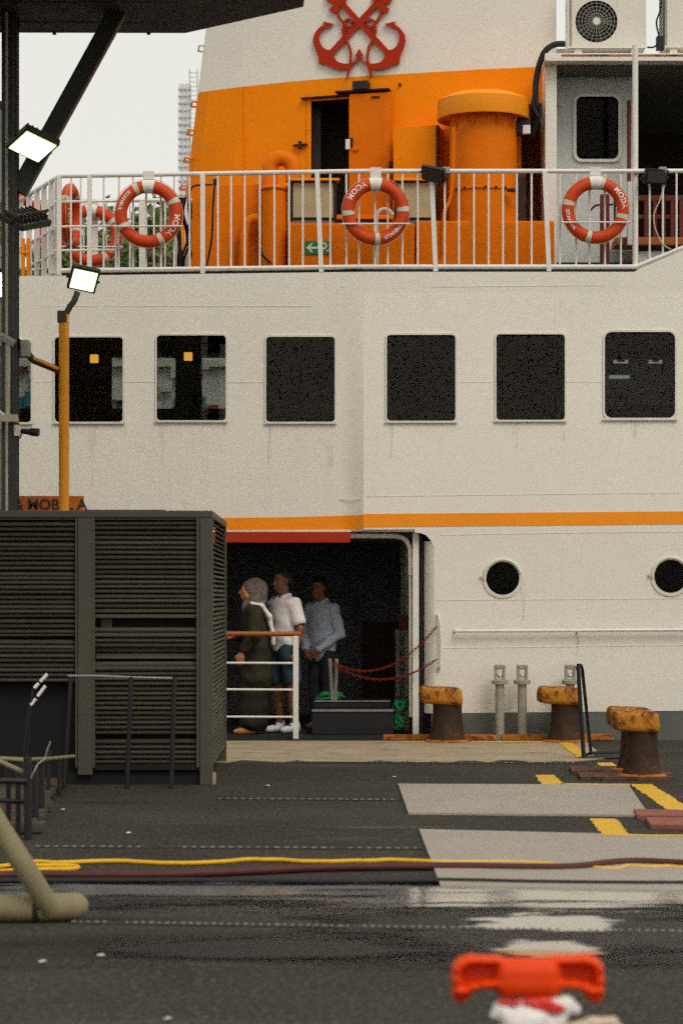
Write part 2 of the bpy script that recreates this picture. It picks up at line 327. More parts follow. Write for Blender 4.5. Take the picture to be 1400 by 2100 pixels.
class MB:
    def __init__(s): s.v, s.f = [], []
    def add(s, vs, fs):
        k = len(s.v); s.v += [Vector(v) for v in vs]; s.f += [tuple(i + k for i in f) for f in fs]; return s
    def box(s, x0, x1, y0, y1, z0, z1, M=None):
        vs = [Vector((x, y, z)) for x in (x0, x1) for y in (y0, y1) for z in (z0, z1)]
        if M: vs = [M @ v for v in vs]
        return s.add(vs, [(0, 1, 3, 2), (4, 6, 7, 5), (0, 4, 5, 1), (2, 3, 7, 6), (0, 2, 6, 4), (1, 5, 7, 3)])
    def rbox(s, x0, x1, y0, y1, z0, z1, b=.01, M=None, seg=2):
        bm = bmesh.new(); bmesh.ops.create_cube(bm, size=1)
        for v in bm.verts: v.co = Vector(((x0 + x1) / 2 + v.co.x * (x1 - x0), (y0 + y1) / 2 + v.co.y * (y1 - y0), (z0 + z1) / 2 + v.co.z * (z1 - z0)))
        bmesh.ops.bevel(bm, geom=bm.edges[:], offset=b, segments=seg, profile=.7, affect='EDGES')
        bm.verts.index_update()
        vs = [M @ v.co if M else v.co.copy() for v in bm.verts]; fs = [[v.index for v in f.verts] for f in bm.faces]; bm.free()
        return s.add(vs, fs)
    def tube(s, pts, r, seg=8, closed=False, caps=True, rs=None):
        pts = [Vector(p) for p in pts]; n = len(pts); rings = []; up = None
        for i, p in enumerate(pts):
            a = pts[(i - 1) % n] if (closed or i > 0) else p; c = pts[(i + 1) % n] if (closed or i < n - 1) else p
            t = (c - a).normalized()
            if up is None: up = t.orthogonal().normalized()
            else: up = (up - t * up.dot(t)).normalized() if (up - t * up.dot(t)).length > 1e-6 else t.orthogonal().normalized()
            w = t.cross(up); rr = rs[i] if rs else r
            rings.append([p + (up * math.cos(k * 2 * math.pi / seg) + w * math.sin(k * 2 * math.pi / seg)) * rr for k in range(seg)])
        vs = [v for g in rings for v in g]; fs = []
        for i in range(n if closed else n - 1):
            j = (i + 1) % n
            for k in range(seg):
                q = (k + 1) % seg; fs.append((i * seg + k, i * seg + q, j * seg + q, j * seg + k))
        if caps and not closed: fs += [tuple(range(seg))[::-1], tuple((n - 1) * seg + k for k in range(seg))]
        return s.add(vs, fs)
    def lathe(s, prof, c, seg=24, axis='z', caps=True, sx=1, sy=1):
        c = Vector(c); vs = []; fs = []
        for (r, h) in prof:
            for k in range(seg):
                a = k * 2 * math.pi / seg; u, w = r * math.cos(a) * sx, r * math.sin(a) * sy
                vs.append(c + (Vector((u, w, h)) if axis == 'z' else Vector((u, h, w))))
        n = len(prof)
        for i in range(n - 1):
            for k in range(seg):
                q = (k + 1) % seg; fs.append((i * seg + k, i * seg + q, (i + 1) * seg + q, (i + 1) * seg + k))
        if caps: fs += [tuple(range(seg)), tuple((n - 1) * seg + k for k in range(seg))]
        return s.add(vs, fs)
    def plate(s, loops, front, back):
        """loops: outer + holes as 2D points (u, v); front/back map (u, v) to 3D"""
        flat = [p for lp in loops for p in lp]; n = len(flat)
        tris = tessellate_polygon([[Vector((p[0], p[1], 0)) for p in lp] for lp in loops])
        vs = [front(*p) for p in flat] + [back(*p) for p in flat]
        fs = [tuple(t) for t in tris] + [tuple(i + n for i in t) for t in tris]
        k = 0
        for lp in loops:
            m = len(lp)
            for i in range(m):
                j = (i + 1) % m; fs.append((k + i, k + j, k + j + n, k + i + n))
            k += m
        return s.add(vs, fs)
    def build(s, name, mat, parent=None, smooth=False, **kw):
        o0 = org(parent) if parent else kw.pop('origin', Vector((0, 0, 0)))
        kw.pop('origin', None)
        me = bpy.data.meshes.new(name); me.from_pydata([tuple(v - o0) for v in s.v], [], s.f)
        bm = bmesh.new(); bm.from_mesh(me); bmesh.ops.recalc_face_normals(bm, faces=bm.faces); bm.to_mesh(me); bm.free()
        me.materials.append(MATS[mat])
        if smooth:
            for p in me.polygons: p.use_smooth = True
            if smooth != 'all': me.set_sharp_from_angle(angle=R(38))
        o = link(bpy.data.objects.new(name, me))
        if parent: o.parent = parent
        else: o.location = o0
        ORG[o.name] = Vector(o0)
        return tag(o, **kw)
def dup(o, parent=None, loc=None, rot=None, scale=None, name=None):
    c = o.copy(); COL.objects.link(c)
    if parent is not None: c.parent = parent
    if loc is not None: c.location = loc
    if rot is not None: c.rotation_euler = rot
    if scale is not None: c.scale = scale
    ORG[c.name] = org(o)
    for ch in o.children: dup(ch, c)
    return c
def rr(x0, y0, x1, y1, r, n=5):
    out = []
    for cx, cy, a0 in ((x1 - r, y0 + r, -90), (x1 - r, y1 - r, 0), (x0 + r, y1 - r, 90), (x0 + r, y0 + r, 180)):
        for k in range(n + 1):
            a = R(a0 + 90 * k / n); out.append((cx + r * math.cos(a), cy + r * math.sin(a)))
    return out
def circ(cx, cy, r, n=28): return [(cx + r * math.cos(2 * math.pi * k / n), cy + r * math.sin(2 * math.pi * k / n)) for k in range(n)]
def spline(pts, sub=8, closed=False):
    pts = [Vector(p) for p in pts]; n = len(pts); out = []
    g = (lambda i: pts[i % n]) if closed else (lambda i: pts[min(max(i, 0), n - 1)])
    for i in range(n if closed else n - 1):
        a, b, c, d = g(i - 1), g(i), g(i + 1), g(i + 2)
        for k in range(sub):
            t = k / sub
            out.append(.5 * ((2 * b) + (c - a) * t + (2 * a - 5 * b + 4 * c - d) * t * t + (3 * b - a - 3 * c + d) * t ** 3))
    if not closed: out.append(pts[-1])
    return out
def text_flat(s, size):
    cu = bpy.data.curves.new('txt', 'FONT'); cu.body = s; cu.size = size; cu.align_x = 'CENTER'; cu.align_y = 'CENTER'; cu.resolution_u = 3; cu.offset = size * .022
    o = link(bpy.data.objects.new('txt', cu)); dg = bpy.context.evaluated_depsgraph_get(); dg.update()
    me = bpy.data.meshes.new_from_object(o.evaluated_get(dg)); vs = [(v.co.x, v.co.y) for v in me.vertices]; fs = [tuple(p.vertices) for p in me.polygons]
    bpy.data.objects.remove(o); bpy.data.curves.remove(cu); bpy.data.meshes.remove(me); return vs, fs

# ---- organic shapes: a smooth union of tapered capsules, meshed with surface nets
def cap(a, ra, b, rb, sc=(1, 1, 1)): return (Vector(a), ra, Vector(b), rb, Vector(sc))
def organic(prims, vox=.01, k=.02, cut=()):
    lo = np.array([1e9] * 3); hi = -lo
    bbs = []
    for a, ra, b, rb, sc in prims:
        r = max(ra, rb) * np.array(sc); A, B = np.array(a), np.array(b)
        l0, h0 = np.minimum(A, B) - r - k - 2 * vox, np.maximum(A, B) + r + k + 2 * vox
        bbs.append((l0, h0)); lo = np.minimum(lo, l0); hi = np.maximum(hi, h0)
    n = np.ceil((hi - lo) / vox).astype(int) + 1
    D = np.full(n, 1.0)
    ax = [lo[i] + np.arange(n[i]) * vox for i in range(3)]
    def dist(pr, sl):
        a, ra, b, rb, sc = pr; s = np.array(sc)
        G = np.meshgrid(*[ax[i][sl[i]] for i in range(3)], indexing='ij')
        p = [G[i] / s[i] for i in range(3)]; A = np.array(a) / s; Bv = np.array(b) / s - A; L = max(float(Bv @ Bv), 1e-9)
        t = np.clip(sum((p[i] - A[i]) * Bv[i] for i in range(3)) / L, 0, 1)
        q = np.sqrt(sum((p[i] - A[i] - Bv[i] * t) ** 2 for i in range(3)))
        return (q - (ra + (rb - ra) * t)) * s.min()
    for pr, (l0, h0) in zip(prims, bbs):
        i0 = np.maximum(((l0 - lo) / vox).astype(int), 0); i1 = np.minimum(((h0 - lo) / vox).astype(int) + 2, n)
        sl = tuple(slice(i0[i], i1[i]) for i in range(3)); d = dist(pr, sl); c = D[sl]
        hh = np.clip(.5 + .5 * (c - d) / k, 0, 1); D[sl] = np.where(c > .5, np.minimum(c, d), c * (1 - hh) + d * hh - k * hh * (1 - hh))
    full = (slice(None),) * 3
    for pr in cut: D = np.maximum(D, -dist(pr, full))
    S = D < 0; cells = tuple(m - 1 for m in D.shape)
    cnt = np.zeros(cells, int); pos = np.zeros(cells + (3,)); ne = np.zeros(cells)
    for dx in (0, 1):
        for dy in (0, 1):
            for dz in (0, 1): cnt += S[dx:dx + cells[0], dy:dy + cells[1], dz:dz + cells[2]]
    act = (cnt > 0) & (cnt < 8)
    for axis in range(3):
        oth = [i for i in range(3) if i != axis]
        for u in (0, 1):
            for w in (0, 1):
                o0 = [0, 0, 0]; o0[oth[0]] = u; o0[oth[1]] = w; o1 = list(o0); o1[axis] = 1
                A = D[o0[0]:o0[0] + cells[0], o0[1]:o0[1] + cells[1], o0[2]:o0[2] + cells[2]]; B = D[o1[0]:o1[0] + cells[0], o1[1]:o1[1] + cells[1], o1[2]:o1[2] + cells[2]]
                x = (A < 0) != (B < 0); t = np.where(x, A / np.where(x, A - B, 1), 0); ne += x
                for i in range(3): pos[..., i] += np.where(x, (t if i == axis else o0[i]), 0)
    idx = np.full(cells, -1); ii = np.argwhere(act); idx[act] = np.arange(len(ii))
    V = lo + (ii + pos[act] / ne[act][:, None]) * vox
    faces = []
    for axis in range(3):
        s0 = [slice(None)] * 3; s1 = [slice(None)] * 3; s0[axis] = slice(0, -1); s1[axis] = slice(1, None)
        ch = np.argwhere(S[tuple(s0)] != S[tuple(s1)]); oth = [i for i in range(3) if i != axis]
        ch = ch[(ch[:, oth[0]] > 0) & (ch[:, oth[1]] > 0) & (ch[:, oth[0]] < cells[oth[0]]) & (ch[:, oth[1]] < cells[oth[1]])]
        q = []
        for (u, w) in ((-1, -1), (0, -1), (0, 0), (-1, 0)):
            c = ch.copy(); c[:, oth[0]] += u; c[:, oth[1]] += w; q.append(idx[c[:, 0], c[:, 1], c[:, 2]])
        q = np.stack(q, 1); faces.append(q[(q >= 0).all(1)])
    return V, np.concatenate(faces)
def organic_obj(name, prims, mat, parent, vox=.01, k=.02, cut=(), M=None, wob=0.0, **kw):
    V, Fc = organic(prims, vox, k, cut)
    if wob:
        V = V + wob * np.stack([np.sin(V[:, 2] * 37 + V[:, 0] * 21), np.sin(V[:, 2] * 31 + V[:, 1] * 27 + 1), np.sin(V[:, 0] * 29 + V[:, 1] * 23)], 1)
    mb = MB(); mb.v = [(M @ Vector(v)) if M else Vector(v) for v in V]; mb.f = [tuple(int(i) for i in f) for f in Fc]
    return mb.build(name, mat, parent, smooth='all', **kw)

# ================================================================== SETTING
qy = 25.78
mb = MB(); mb.add([(-60, -12, 0), (60, -12, 0), (60, qy, 0), (-60, qy, 0), (-60, qy, -1.6), (60, qy, -1.6)], [(0, 1, 2, 3), (3, 2, 5, 4)])
quay = mb.build('quay_ground', 'asphalt', kind='structure')
MB().add([(-1500, -600, -1.15), (1500, -600, -1.15), (1500, 3000, -1.15), (-1500, 3000, -1.15)], [(0, 1, 2, 3)]).build('sea_water', 'sea', kind='structure')

def sheet(name, pts, z, mat, h=.004, parent=None, **kw):
    """a thin sheet lying on the quay; pts in plan (x, y)"""
    return MB().plate([[(p[0], p[1]) for p in pts]], lambda u, v: Vector((u, v, z)), lambda u, v: Vector((u, v, z - h))).build(name, mat, parent, **kw)
def gxy(px, py, z=0.0):
    g = GP(px, py, z); return (g.x, g.y)
# worn concrete strip along the edge
random.seed(3)
front = [gxy(px, 1562 + random.uniform(-3, 3)) for px in range(1195, 440, -28)]
sheet('concrete_strip', [(-1.2, qy - .16), (2.72, qy - .16)] + [(2.62, GY(1556))] + front + [(-1.2, GY(1563))], .004, 'concrete_tan', kind='structure')
# two big steel sheets
def zsheet(name, corners, lab):
    mb = MB(); mb.plate([[(c[0], c[1]) for c in corners]], lambda u, v: Vector((u, v, .016)), lambda u, v: Vector((u, v, .001)))
    return mb.build(name, 'plate_grey', label=lab, cat='steel sheet', group='steel sheets laid on the quay')
zsheet('steel_sheet', [gxy(816, 1611), gxy(1288, 1613), gxy(1330, 1676), gxy(837, 1671)], 'grey steel sheet lying between the bollards and the yellow corner mark')
zsheet('steel_sheet', [gxy(859, 1705), gxy(1560, 1722), gxy(1760, 1838), gxy(903, 1821)], 'long grey steel sheet crossed by the maroon hose')
# painted yellow marks
def mark(pts, z=.005):
    g_ = [gxy(*p) for p in pts]; out = []
    for (ax, ay), (bx, by) in zip(g_, g_[1:] + g_[:1]):
        L_ = math.hypot(bx - ax, by - ay); n_ = max(1, int(L_ / .05))
        for i in range(n_): t = i / n_; j_ = random.uniform(-.012, .012) if i else 0; out.append((ax + (bx - ax) * t - (by - ay) / L_ * j_, ay + (by - ay) * t + (bx - ax) / L_ * j_))
    sheet('yellow_marking', out, z, 'line_yellow', .003, kind='structure')
mark([(1140, 1520.5), (1168, 1520.5), (1204, 1555), (1184, 1555)], .009)
mark([(1221, 1565), (1255, 1565), (1273, 1578), (1240, 1578)])
mark([(1290, 1609), (1334, 1609), (1425, 1666), (1374, 1666)], .005)
mark([(1095, 1590), (1134, 1590), (1156, 1609), (1111, 1609)])
mark([(1209, 1680), (1262, 1680), (1291, 1717), (1237, 1717)])
mark([(1378, 1826), (1435, 1826), (1470, 1850), (1405, 1850)])
mark([(816, 1521), (1150, 1521), (1150, 1524), (820, 1523)], .009)
mark([(1150, 1607.5), (1290, 1608.5), (1290, 1611.5), (1150, 1610.5)], .005)
mark([(1238, 1716.5), (1560, 1720), (1560, 1723), (1238, 1719.5)], .02)
# stitched joints across the deck covering
def seam(y0, y1, x0, x1, step, nm):
    mb = MB(); n = int((x1 - x0) / step); random.seed(int(y0))
    for i in range(n):
        x = x0 + i * step; y = y0 + (y1 - y0) * i / n + random.uniform(-.004, .004)
        if random.random() < .12: continue
        w = step * random.uniform(.3, .6); a = random.uniform(-.3, .3)
        mb.add([(x, y - .014, .0), (x + w, y - .014 + a * .02, 0), (x + w, y - .009, .009), (x, y - .009, .009), (x, y + .009, .009), (x + w, y + .009, .009), (x, y + .014, 0), (x + w, y + .014, 0)],
               [(0, 1, 2, 3), (3, 2, 5, 4), (4, 5, 7, 6), (0, 3, 4, 6), (1, 7, 5, 2)])
    mb.build('joint_stitching', 'stitch', kind='stuff', label=nm, cat='stitching')
    sheet('joint_strip', [(x0, y0 - .045), (x1, y1 - .045), (x1, y1 + .03), (x0, y0 + .03)], .005, 'asphalt_dark', .003, kind='structure')
seam(GY(1563), GY(1566), X(600, 22.2), X(1195, 22.2), .05, 'dark stitched joint along the concrete strip')
seam(GY(1639), GY(1641), X(448, 18.2), X(822, 18.2), .055, 'stitched joint ending at the shorter steel sheet')
seam(GY(1737), GY(1741), X(70, 14.7), X(872, 14.7), .055, 'stitched joint just behind the yellow hose')
seam(GY(1892), GY(1912), X(140, 11.2), X(1420, 11.2), .036, 'stitched joint running through the puddle')
# standing water
def blob(cx, cy, rx, ry, n, jit, seed):
    random.seed(seed); out = []
    for k in range(n):
        a = 2 * math.pi * k / n; j = 1 + random.uniform(-jit, jit) * (1.6 if abs(math.cos(a)) > .8 else .7)
        c, s = math.cos(a), math.sin(a)
        out.append((cx + rx * j * math.copysign(abs(c) ** .8, c), cy + ry * (1 + random.uniform(-jit, jit) * .7) * math.copysign(abs(s) ** .9, s)))
    return [(p.x, p.y) for p in spline([(x, y, 0) for x, y in out], 4, True)]
def puddle(pts, z=.0055): sheet('puddle', pts, z, 'puddle', .003, kind='structure')
def pool(x0, x1, y0, y1, m='puddle', z=.0055):
    a, b = GY(y1), GY(y0); c = (a + b) / 2; sheet('puddle', [(X(x0, c), a), (X(x1, c), a), (X(x1, c), b), (X(x0, c), b)], z, m, .003, kind='structure')
pool(560, 1750, 1842, 1990, 'wet_dark', .0045); pool(200, 1010, 1920, 1975, 'wet_dark', .0047); pool(-300, 900, 1806, 1872, 'wet_dark', .0043)
pool(930, 1285, 1868, 1922); pool(985, 1270, 1924, 1968, 'puddle', .0062); pool(520, 1800, 1804, 1874, 'slick', .0066); pool(-200, 1000, 1809, 1850, 'slick', .0072)
# kerb of rusty steel on the quay edge
for (a, b, hz) in ((785, 1018, .062), (1027, 1256, .066)):
    mb = MB(); mb.rbox(X(a, 25.7), X(b, 25.7), 25.62, 25.79, .006, hz, .014)
    mb.build('steel_kerb', 'kerb_rust', kind='structure')

# ================================================================== FERRY
ferry = thing('ferry', (0, 26, 0), 'white passenger ferry with orange funnel and orange stripe moored along the quay', 'ferry')
def Yl(px): return 26.05 + (745 - px) * .0005
def Yr(py): return 26.05 - .10 * min(max((py - 600) / 485, 0), 1)
def W(px, py, off=0.0):
    if px <= 700: Y = Yl(px)
    elif px < 745: t = (px - 700) / 45; Y = Yl(px) + (Yr(py) - Yl(px)) * t * t
    else: Y = Yr(py)
    p = P(px, py, Y); p.y += off; return p
def ytop(px): return VY - 3.42 * F / (Yl(px) if px < 745 else 26.05)
WINS = [(-62, 698, 64, 866), (113, 692, 252, 865), (322, 688, 463, 862), (546, 691, 686, 865), (793, 687, 933, 863), (1017, 686, 1157, 861), (1239, 681, 1383, 857)]
def hole(w, r=7): return rr(*w, r, 4)
# left side, flare, right side
mb = MB(); mb.plate([[(-400, 1088), (700, 1088), (700, ytop(700)), (-400, ytop(-400))]] + [hole(w) for w in WINS[:4]], lambda u, v: W(u, v), lambda u, v: W(u, v, .05))
mb.build('side_plating', 'hull_white', ferry)
mb = MB(); nu, nv = 8, 10; vs = []
for i in range(nu + 1):
    for j in range(nv + 1):
        px = 700 + 45 * i / nu; vs.append(W(px, ytop(px) + (1088 - ytop(px)) * j / nv))
mb.add(vs, [(i * (nv + 1) + j, (i + 1) * (nv + 1) + j, (i + 1) * (nv + 1) + j + 1, i * (nv + 1) + j + 1) for i in range(nu) for j in range(nv)])
mb.build('flare_plating', 'hull_white', ferry, smooth='all')
mb = MB(); mb.plate([[(745, 600), (1900, 600), (1900, 420), (1640, 455), (1400, 512), (1308, 552), (1300, ytop(1300)), (745, ytop(745))]], lambda u, v: W(u, v), lambda u, v: W(u, v, .05))
mb.build('bulwark', 'hull_white', ferry)
mb = MB(); mb.plate([[(745, 1085), (1900, 1085), (1900, 600), (745, 600)]] + [hole(w, 7) for w in WINS[4:6]] + [hole(WINS[6], 14)], lambda u, v: W(u, v), lambda u, v: W(u, v, .05))
mb.build('side_plating', 'hull_white', ferry)
PORTS = [(1030, 1186, 34), (1374, 1182, 34)]
low = [(898, 1462), (1900, 1452), (1900, 1085), (850, 1085), (850, 1092), (862, 1093), (874, 1098), (884, 1110), (890, 1128)]
low = [(890, 1463)] + low[1:]
mb = MB(); mb.plate([low] + [circ(*p) for p in PORTS], lambda u, v: W(u, v), lambda u, v: W(u, v, .06))
mb.build('lower_plating', 'hull_white', ferry)
mb = MB(); mb.plate([[(884, 1720), (1900, 1720), (1900, 1452), (884, 1463)]], lambda u, v: W(u, v, .003), lambda u, v: W(u, v, .06))
mb.build('boot_band', 'boot_grey', ferry)
# return of the plating into the doorway, rounded
mb = MB(); pts = [(890, 0), (884, .015), (877, .05), (872, .1), (868, .3)]
vs = []
for px, off in pts:
    for py in (1110, 1463): vs.append(W(px, py, off))
mb.add(vs, [(2 * i, 2 * i + 2, 2 * i + 3, 2 * i + 1) for i in range(len(pts) - 1)])
mb.build('door_jamb', 'hull_white', ferry, smooth='all')
mb = MB(); mb.plate([[(-400, 1720), (392, 1720), (392, 1088), (-400, 1088)]], lambda u, v: W(u, v), lambda u, v: W(u, v, .06))
mb.build('lower_plating', 'hull_white', ferry)
# welded seams, faintly proud
mb = MB()
def seamline(pts, w=.006, d=.0035):
    for a, b in zip(pts, pts[1:]):
        A, B = W(*a), W(*b); mb.box(0, (B - A).length, -d, .002, -w / 2, w / 2, Matrix.Translation(A) @ (B - A).to_track_quat('X', 'Z').to_matrix().to_4x4())
for p in ([(70, 783), (110, 783)], [(255, 783), (320, 783)], [(466, 784), (544, 784)], [(700, 587), (900, 588), (1236, 585)], [(80, 628), (640, 628)], [(695, 1024), (740, 1024)],
          [(750, 1018), (1398, 1010)], [(900, 1097), (1210, 1092), (1420, 1090)], [(895, 1231), (1420, 1227)], [(905, 1329), (1420, 1323)], [(935, 784), (1015, 783)], [(1160, 783), (1236, 783)]): seamline(p)
mb.build('weld_seam', 'hull_white', ferry)
# orange stripe and the thin white moulding under it
def strip(name, up, lo, mat, off=-.005):
    mb = MB(); vs = []
    xs = sorted(set([-400, 250, 460, 600, 700] + list(range(705, 746, 5)) + [746, 900, 1100, 1400, 1900]))
    for px in xs:
        vs += [W(px, np.interp(px, *up), off), W(px, np.interp(px, *lo), off), W(px, np.interp(px, *lo), .004), W(px, np.interp(px, *up), .004)]
    fs = []
    for i in range(len(xs) - 1):
        for a in range(4): b = (a + 1) % 4; fs.append((4 * i + a, 4 * i + b, 4 * i + 4 + b, 4 * i + 4 + a))
    mb.add(vs, fs); return mb.build(name, mat, ferry)
strip('stripe', ([-400, 460, 640, 745, 746, 1400, 1900], [1066, 1062, 1060, 1055.5, 1054, 1048.5, 1044]), ([-400, 460, 640, 745, 746, 1400, 1900], [1094, 1086.5, 1086, 1084.5, 1081, 1075, 1071]), 'stripe_orange')
# windows: raised frame with a pane behind it
for i, w in enumerate(WINS):
    r = 14 if i == 6 else 7; e = 4.5 if i == 6 else 3.6
    o = rr(w[0] - e, w[1] - e, w[2] + e, w[3] + e, r + e, 5)
    mb = MB(); mb.plate([o, rr(*w, r, 5)], lambda u, v: W(u, v, -.013), lambda u, v: W(u, v, .03))
    mb.plate([rr(w[0] - e - 1, w[3] + e - 3, w[2] + e + 1, w[3] + e + .8, 1.5, 2)], lambda u, v: W(u, v, -.028), lambda u, v: W(u, v, -.01))
    wo = mb.build('window', 'hull_frame', ferry)
    MB().plate([rr(w[0] - 2, w[1] - 2, w[2] + 2, w[3] + 2, r, 4)], lambda u, v: W(u, v, .034), lambda u, v: W(u, v, .042)).build('pane', 'window_glass', wo)
for (cx, cy, r) in PORTS:
    mb = MB(); mb.plate([circ(cx, cy, r + 7), circ(cx, cy, r)], lambda u, v: W(u, v, -.012), lambda u, v: W(u, v, .05))
    c = W(cx, cy); sc = 26 / F
    mb.tube([c + Vector((math.cos(R(a)) * (r + 4) * sc, -.016, math.sin(R(a)) * (r + 4) * sc)) for a in range(15, 186, 10)], .014, 6)
    po = mb.build('porthole', 'hull_frame', ferry, smooth=True)
    MB().plate([circ(cx, cy, r + 1)], lambda u, v: W(u, v, .035), lambda u, v: W(u, v, .045)).build('pane', 'port_glass', po)
    mb = MB(); mb.rbox(c.x - .235, c.x - .215, c.y - .03, c.y, c.z + .0, c.z + .03, .004); mb.build('hinge_lug', 'hull_frame', po)
# rust and soot runs
def run(px0, px1, py0, py1, m='rust_run', off=-.0065):
    nn = 6; L = []; Rr = []
    for i in range(nn + 1):
        t = i / nn; py = py0 + (py1 - py0) * t; w = (px1 - px0) * (1 - .75 * t) / 2; c = (px0 + px1) / 2 + math.sin(t * 5 + px0) * .8; L.append((c - w, py)); Rr.append((c + w, py))
    MB().add([W(*p, off) for p in L + Rr], [(i, i + 1, nn + 2 + i, nn + 1 + i) for i in range(nn)]).build('stain', m, ferry)
run(1066, 1076, 1190, 1275); run(1008, 1016, 1225, 1262, 'soot_run'); run(548, 558, 872, 1000); run(798, 806, 870, 940); run(326, 340, 869, 960, 'soot_run'); run(1046, 1066, 868, 920, 'soot_run'); run(930, 936, 1298, 1340, 'soot_run'); run(1180, 1186, 1298, 1345); run(1290, 1310, 864, 900, 'soot_run')
run(664, 690, 905, 960, 'soot_run'); run(1146, 1152, 610, 640); run(870, 880, 600, 640, 'soot_run'); run(1338, 1344, 1186, 1240); run(896, 904, 1374, 1400); run(180, 200, 872, 1000, 'soot_run'); run(1150, 1160, 866, 910); run(456, 463, 868, 905)
# pipe rail on the hull
mb = MB(); a, b = W(932, 1294, -.07), W(1900, 1289, -.07); mb.tube([W(932, 1294, 0), a, b], .017, 8)
for px in (1182, 1440): mb.tube([W(px, 1297, 0), W(px, 1293, -.07)], .012, 6)
mb.build('hull_rail', 'white_rail', ferry, smooth=True)
# grab bar beside the doorway
mb = MB(); mb.tube(spline([W(896, 1262, 0), W(899, 1265, -.05), W(903, 1300, -.06), W(903, 1350, -.06), W(900, 1368, -.05), W(899, 1373, 0)], 6), .016, 8)
mb.build('grab_bar', 'white_rail', ferry, smooth=True)

# ------------------------------------------------ saloon behind the windows
YB = 29.6
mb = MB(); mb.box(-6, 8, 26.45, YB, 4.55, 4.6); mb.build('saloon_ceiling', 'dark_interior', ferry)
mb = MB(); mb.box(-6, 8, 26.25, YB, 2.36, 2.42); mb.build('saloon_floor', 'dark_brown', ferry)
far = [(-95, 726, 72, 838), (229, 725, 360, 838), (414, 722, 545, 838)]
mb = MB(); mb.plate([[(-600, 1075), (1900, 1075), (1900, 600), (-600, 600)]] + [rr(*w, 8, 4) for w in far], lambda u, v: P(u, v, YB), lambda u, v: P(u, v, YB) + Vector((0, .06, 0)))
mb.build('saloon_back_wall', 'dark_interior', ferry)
for w in far:
    wo = MB().plate([rr(w[0] - 3, w[1] - 3, w[2] + 3, w[3] + 3, 9, 4), rr(*w, 8, 4)], lambda u, v: P(u, v, YB - .01), lambda u, v: P(u, v, YB)).build('far_window', 'dark_brown', ferry)
    MB().plate([rr(w[0] - 1, w[1] - 1, w[2] + 1, w[3] + 1, 8, 3)], lambda u, v: P(u, v, YB + .03), lambda u, v: P(u, v, YB + .035)).build('pane', 'window_glass', wo)
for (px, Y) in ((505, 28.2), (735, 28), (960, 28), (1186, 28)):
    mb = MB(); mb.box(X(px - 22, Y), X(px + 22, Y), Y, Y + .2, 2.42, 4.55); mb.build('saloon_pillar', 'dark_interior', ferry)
for (px, py) in ((193.5, 735.5), (386, 731)):
    c = P(px, py, YB - .08); s = .05
    lo = MB().rbox(c.x - s - .012, c.x + s + .012, c.y + .03, c.y + .078, c.z - s - .012, c.z + s + .012, .006).build('wall_lamp', 'dark_brown', ferry)
    MB().rbox(c.x - s, c.x + s, c.y - .01, c.y + .032, c.z - s, c.z + s, .012).build('lamp_glass', 'lamp_amber', lo)
for (px0, px1, Y, top) in ((1215, 1400, 27.6, 838), (560, 690, 28, 846), (800, 930, 28, 850)):
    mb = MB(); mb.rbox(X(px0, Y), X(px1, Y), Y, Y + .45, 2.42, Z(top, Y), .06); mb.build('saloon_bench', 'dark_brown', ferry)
for (px0, px1, py) in ((1258, 1287, 742), (1330, 1357, 742)):
    mb = MB()
    for q in (px0, px1 - 6): mb.box(X(q, 29), X(q + 6, 29), 29, 29.04, Z(py + 3, 29), Z(py - 4, 29))
    mb.box(X(px0, 29), X(px1, 29), 29.01, 29.03, Z(py + 2.5, 29), Z(py, 29)); mb.build('ceiling_tube', 'tube_white', ferry)
mb = MB(); mb.rbox(X(1225, 29.4), X(1420, 29.4), 29.4, 29.5, Z(830, 29.4), Z(735, 29.4), .01); mb.build('reflection_panel', 'reflection_green', ferry)  # added panel; its colour stands in for a reflection in the far-right pane
mb = MB(); mb.tube([P(1248, 773, 29.2), P(1290, 773, 29.2)], .02, 6); mb.build('curtain_rod', 'tube_white', ferry); MB().tube([P(1240, 769, 29.25), P(1385, 765, 29.25)], .008, 6).build('curtain_rod', 'steel_grey', ferry)  # the short rod is made to glow, though it is no lamp

# ------------------------------------------------ boarding doorway and the dark car deck behind it
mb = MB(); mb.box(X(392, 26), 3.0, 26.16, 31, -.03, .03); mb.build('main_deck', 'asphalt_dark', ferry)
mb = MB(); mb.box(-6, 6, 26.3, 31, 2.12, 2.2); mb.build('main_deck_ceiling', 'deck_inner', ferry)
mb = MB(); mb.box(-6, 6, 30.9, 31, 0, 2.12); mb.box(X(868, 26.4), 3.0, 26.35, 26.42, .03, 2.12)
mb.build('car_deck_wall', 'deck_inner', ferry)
mb = MB(); mb.rbox(X(375, 26), X(718, 26), 25.98, 26.10, Z(1113, 26), Z(1090.5, 26), .012); mb.build('lintel_beam', 'red_beam', ferry)
mb = MB(); mb.plate([[(375, 1088), (890, 1085.5), (890, 1090), (375, 1091)]], lambda u, v: W(u, v, .0), lambda u, v: W(u, v, .35)); mb.build('soffit', 'hull_white', ferry)
mb = MB(); mb.tube([P(718, 1099, 26.12)] + spline([P(805, 1099, 26.12), P(826, 1104, 26.12), P(838, 1118, 26.12), P(841, 1142, 26.12), P(841, 1180, 26.12)], 6), .026, 8); mb.tube([P(841, 1180, 26.12), P(842, 1470, 26.12)], .02, 8)
mb.build('door_frame_pipe', 'hull_frame', ferry, smooth=True)
mb = MB(); mb.rbox(X(846, 26), X(859, 26), 26.05, 26.12, -.2, Z(1092, 26), .012); mb.build('door_post', 'white_rail', ferry)
mb = MB(); mb.rbox(X(861, 26), X(868, 26), 26.1, 26.3, -.2, Z(1094, 26), .01); mb.build('door_seal', 'black_rubber', ferry)
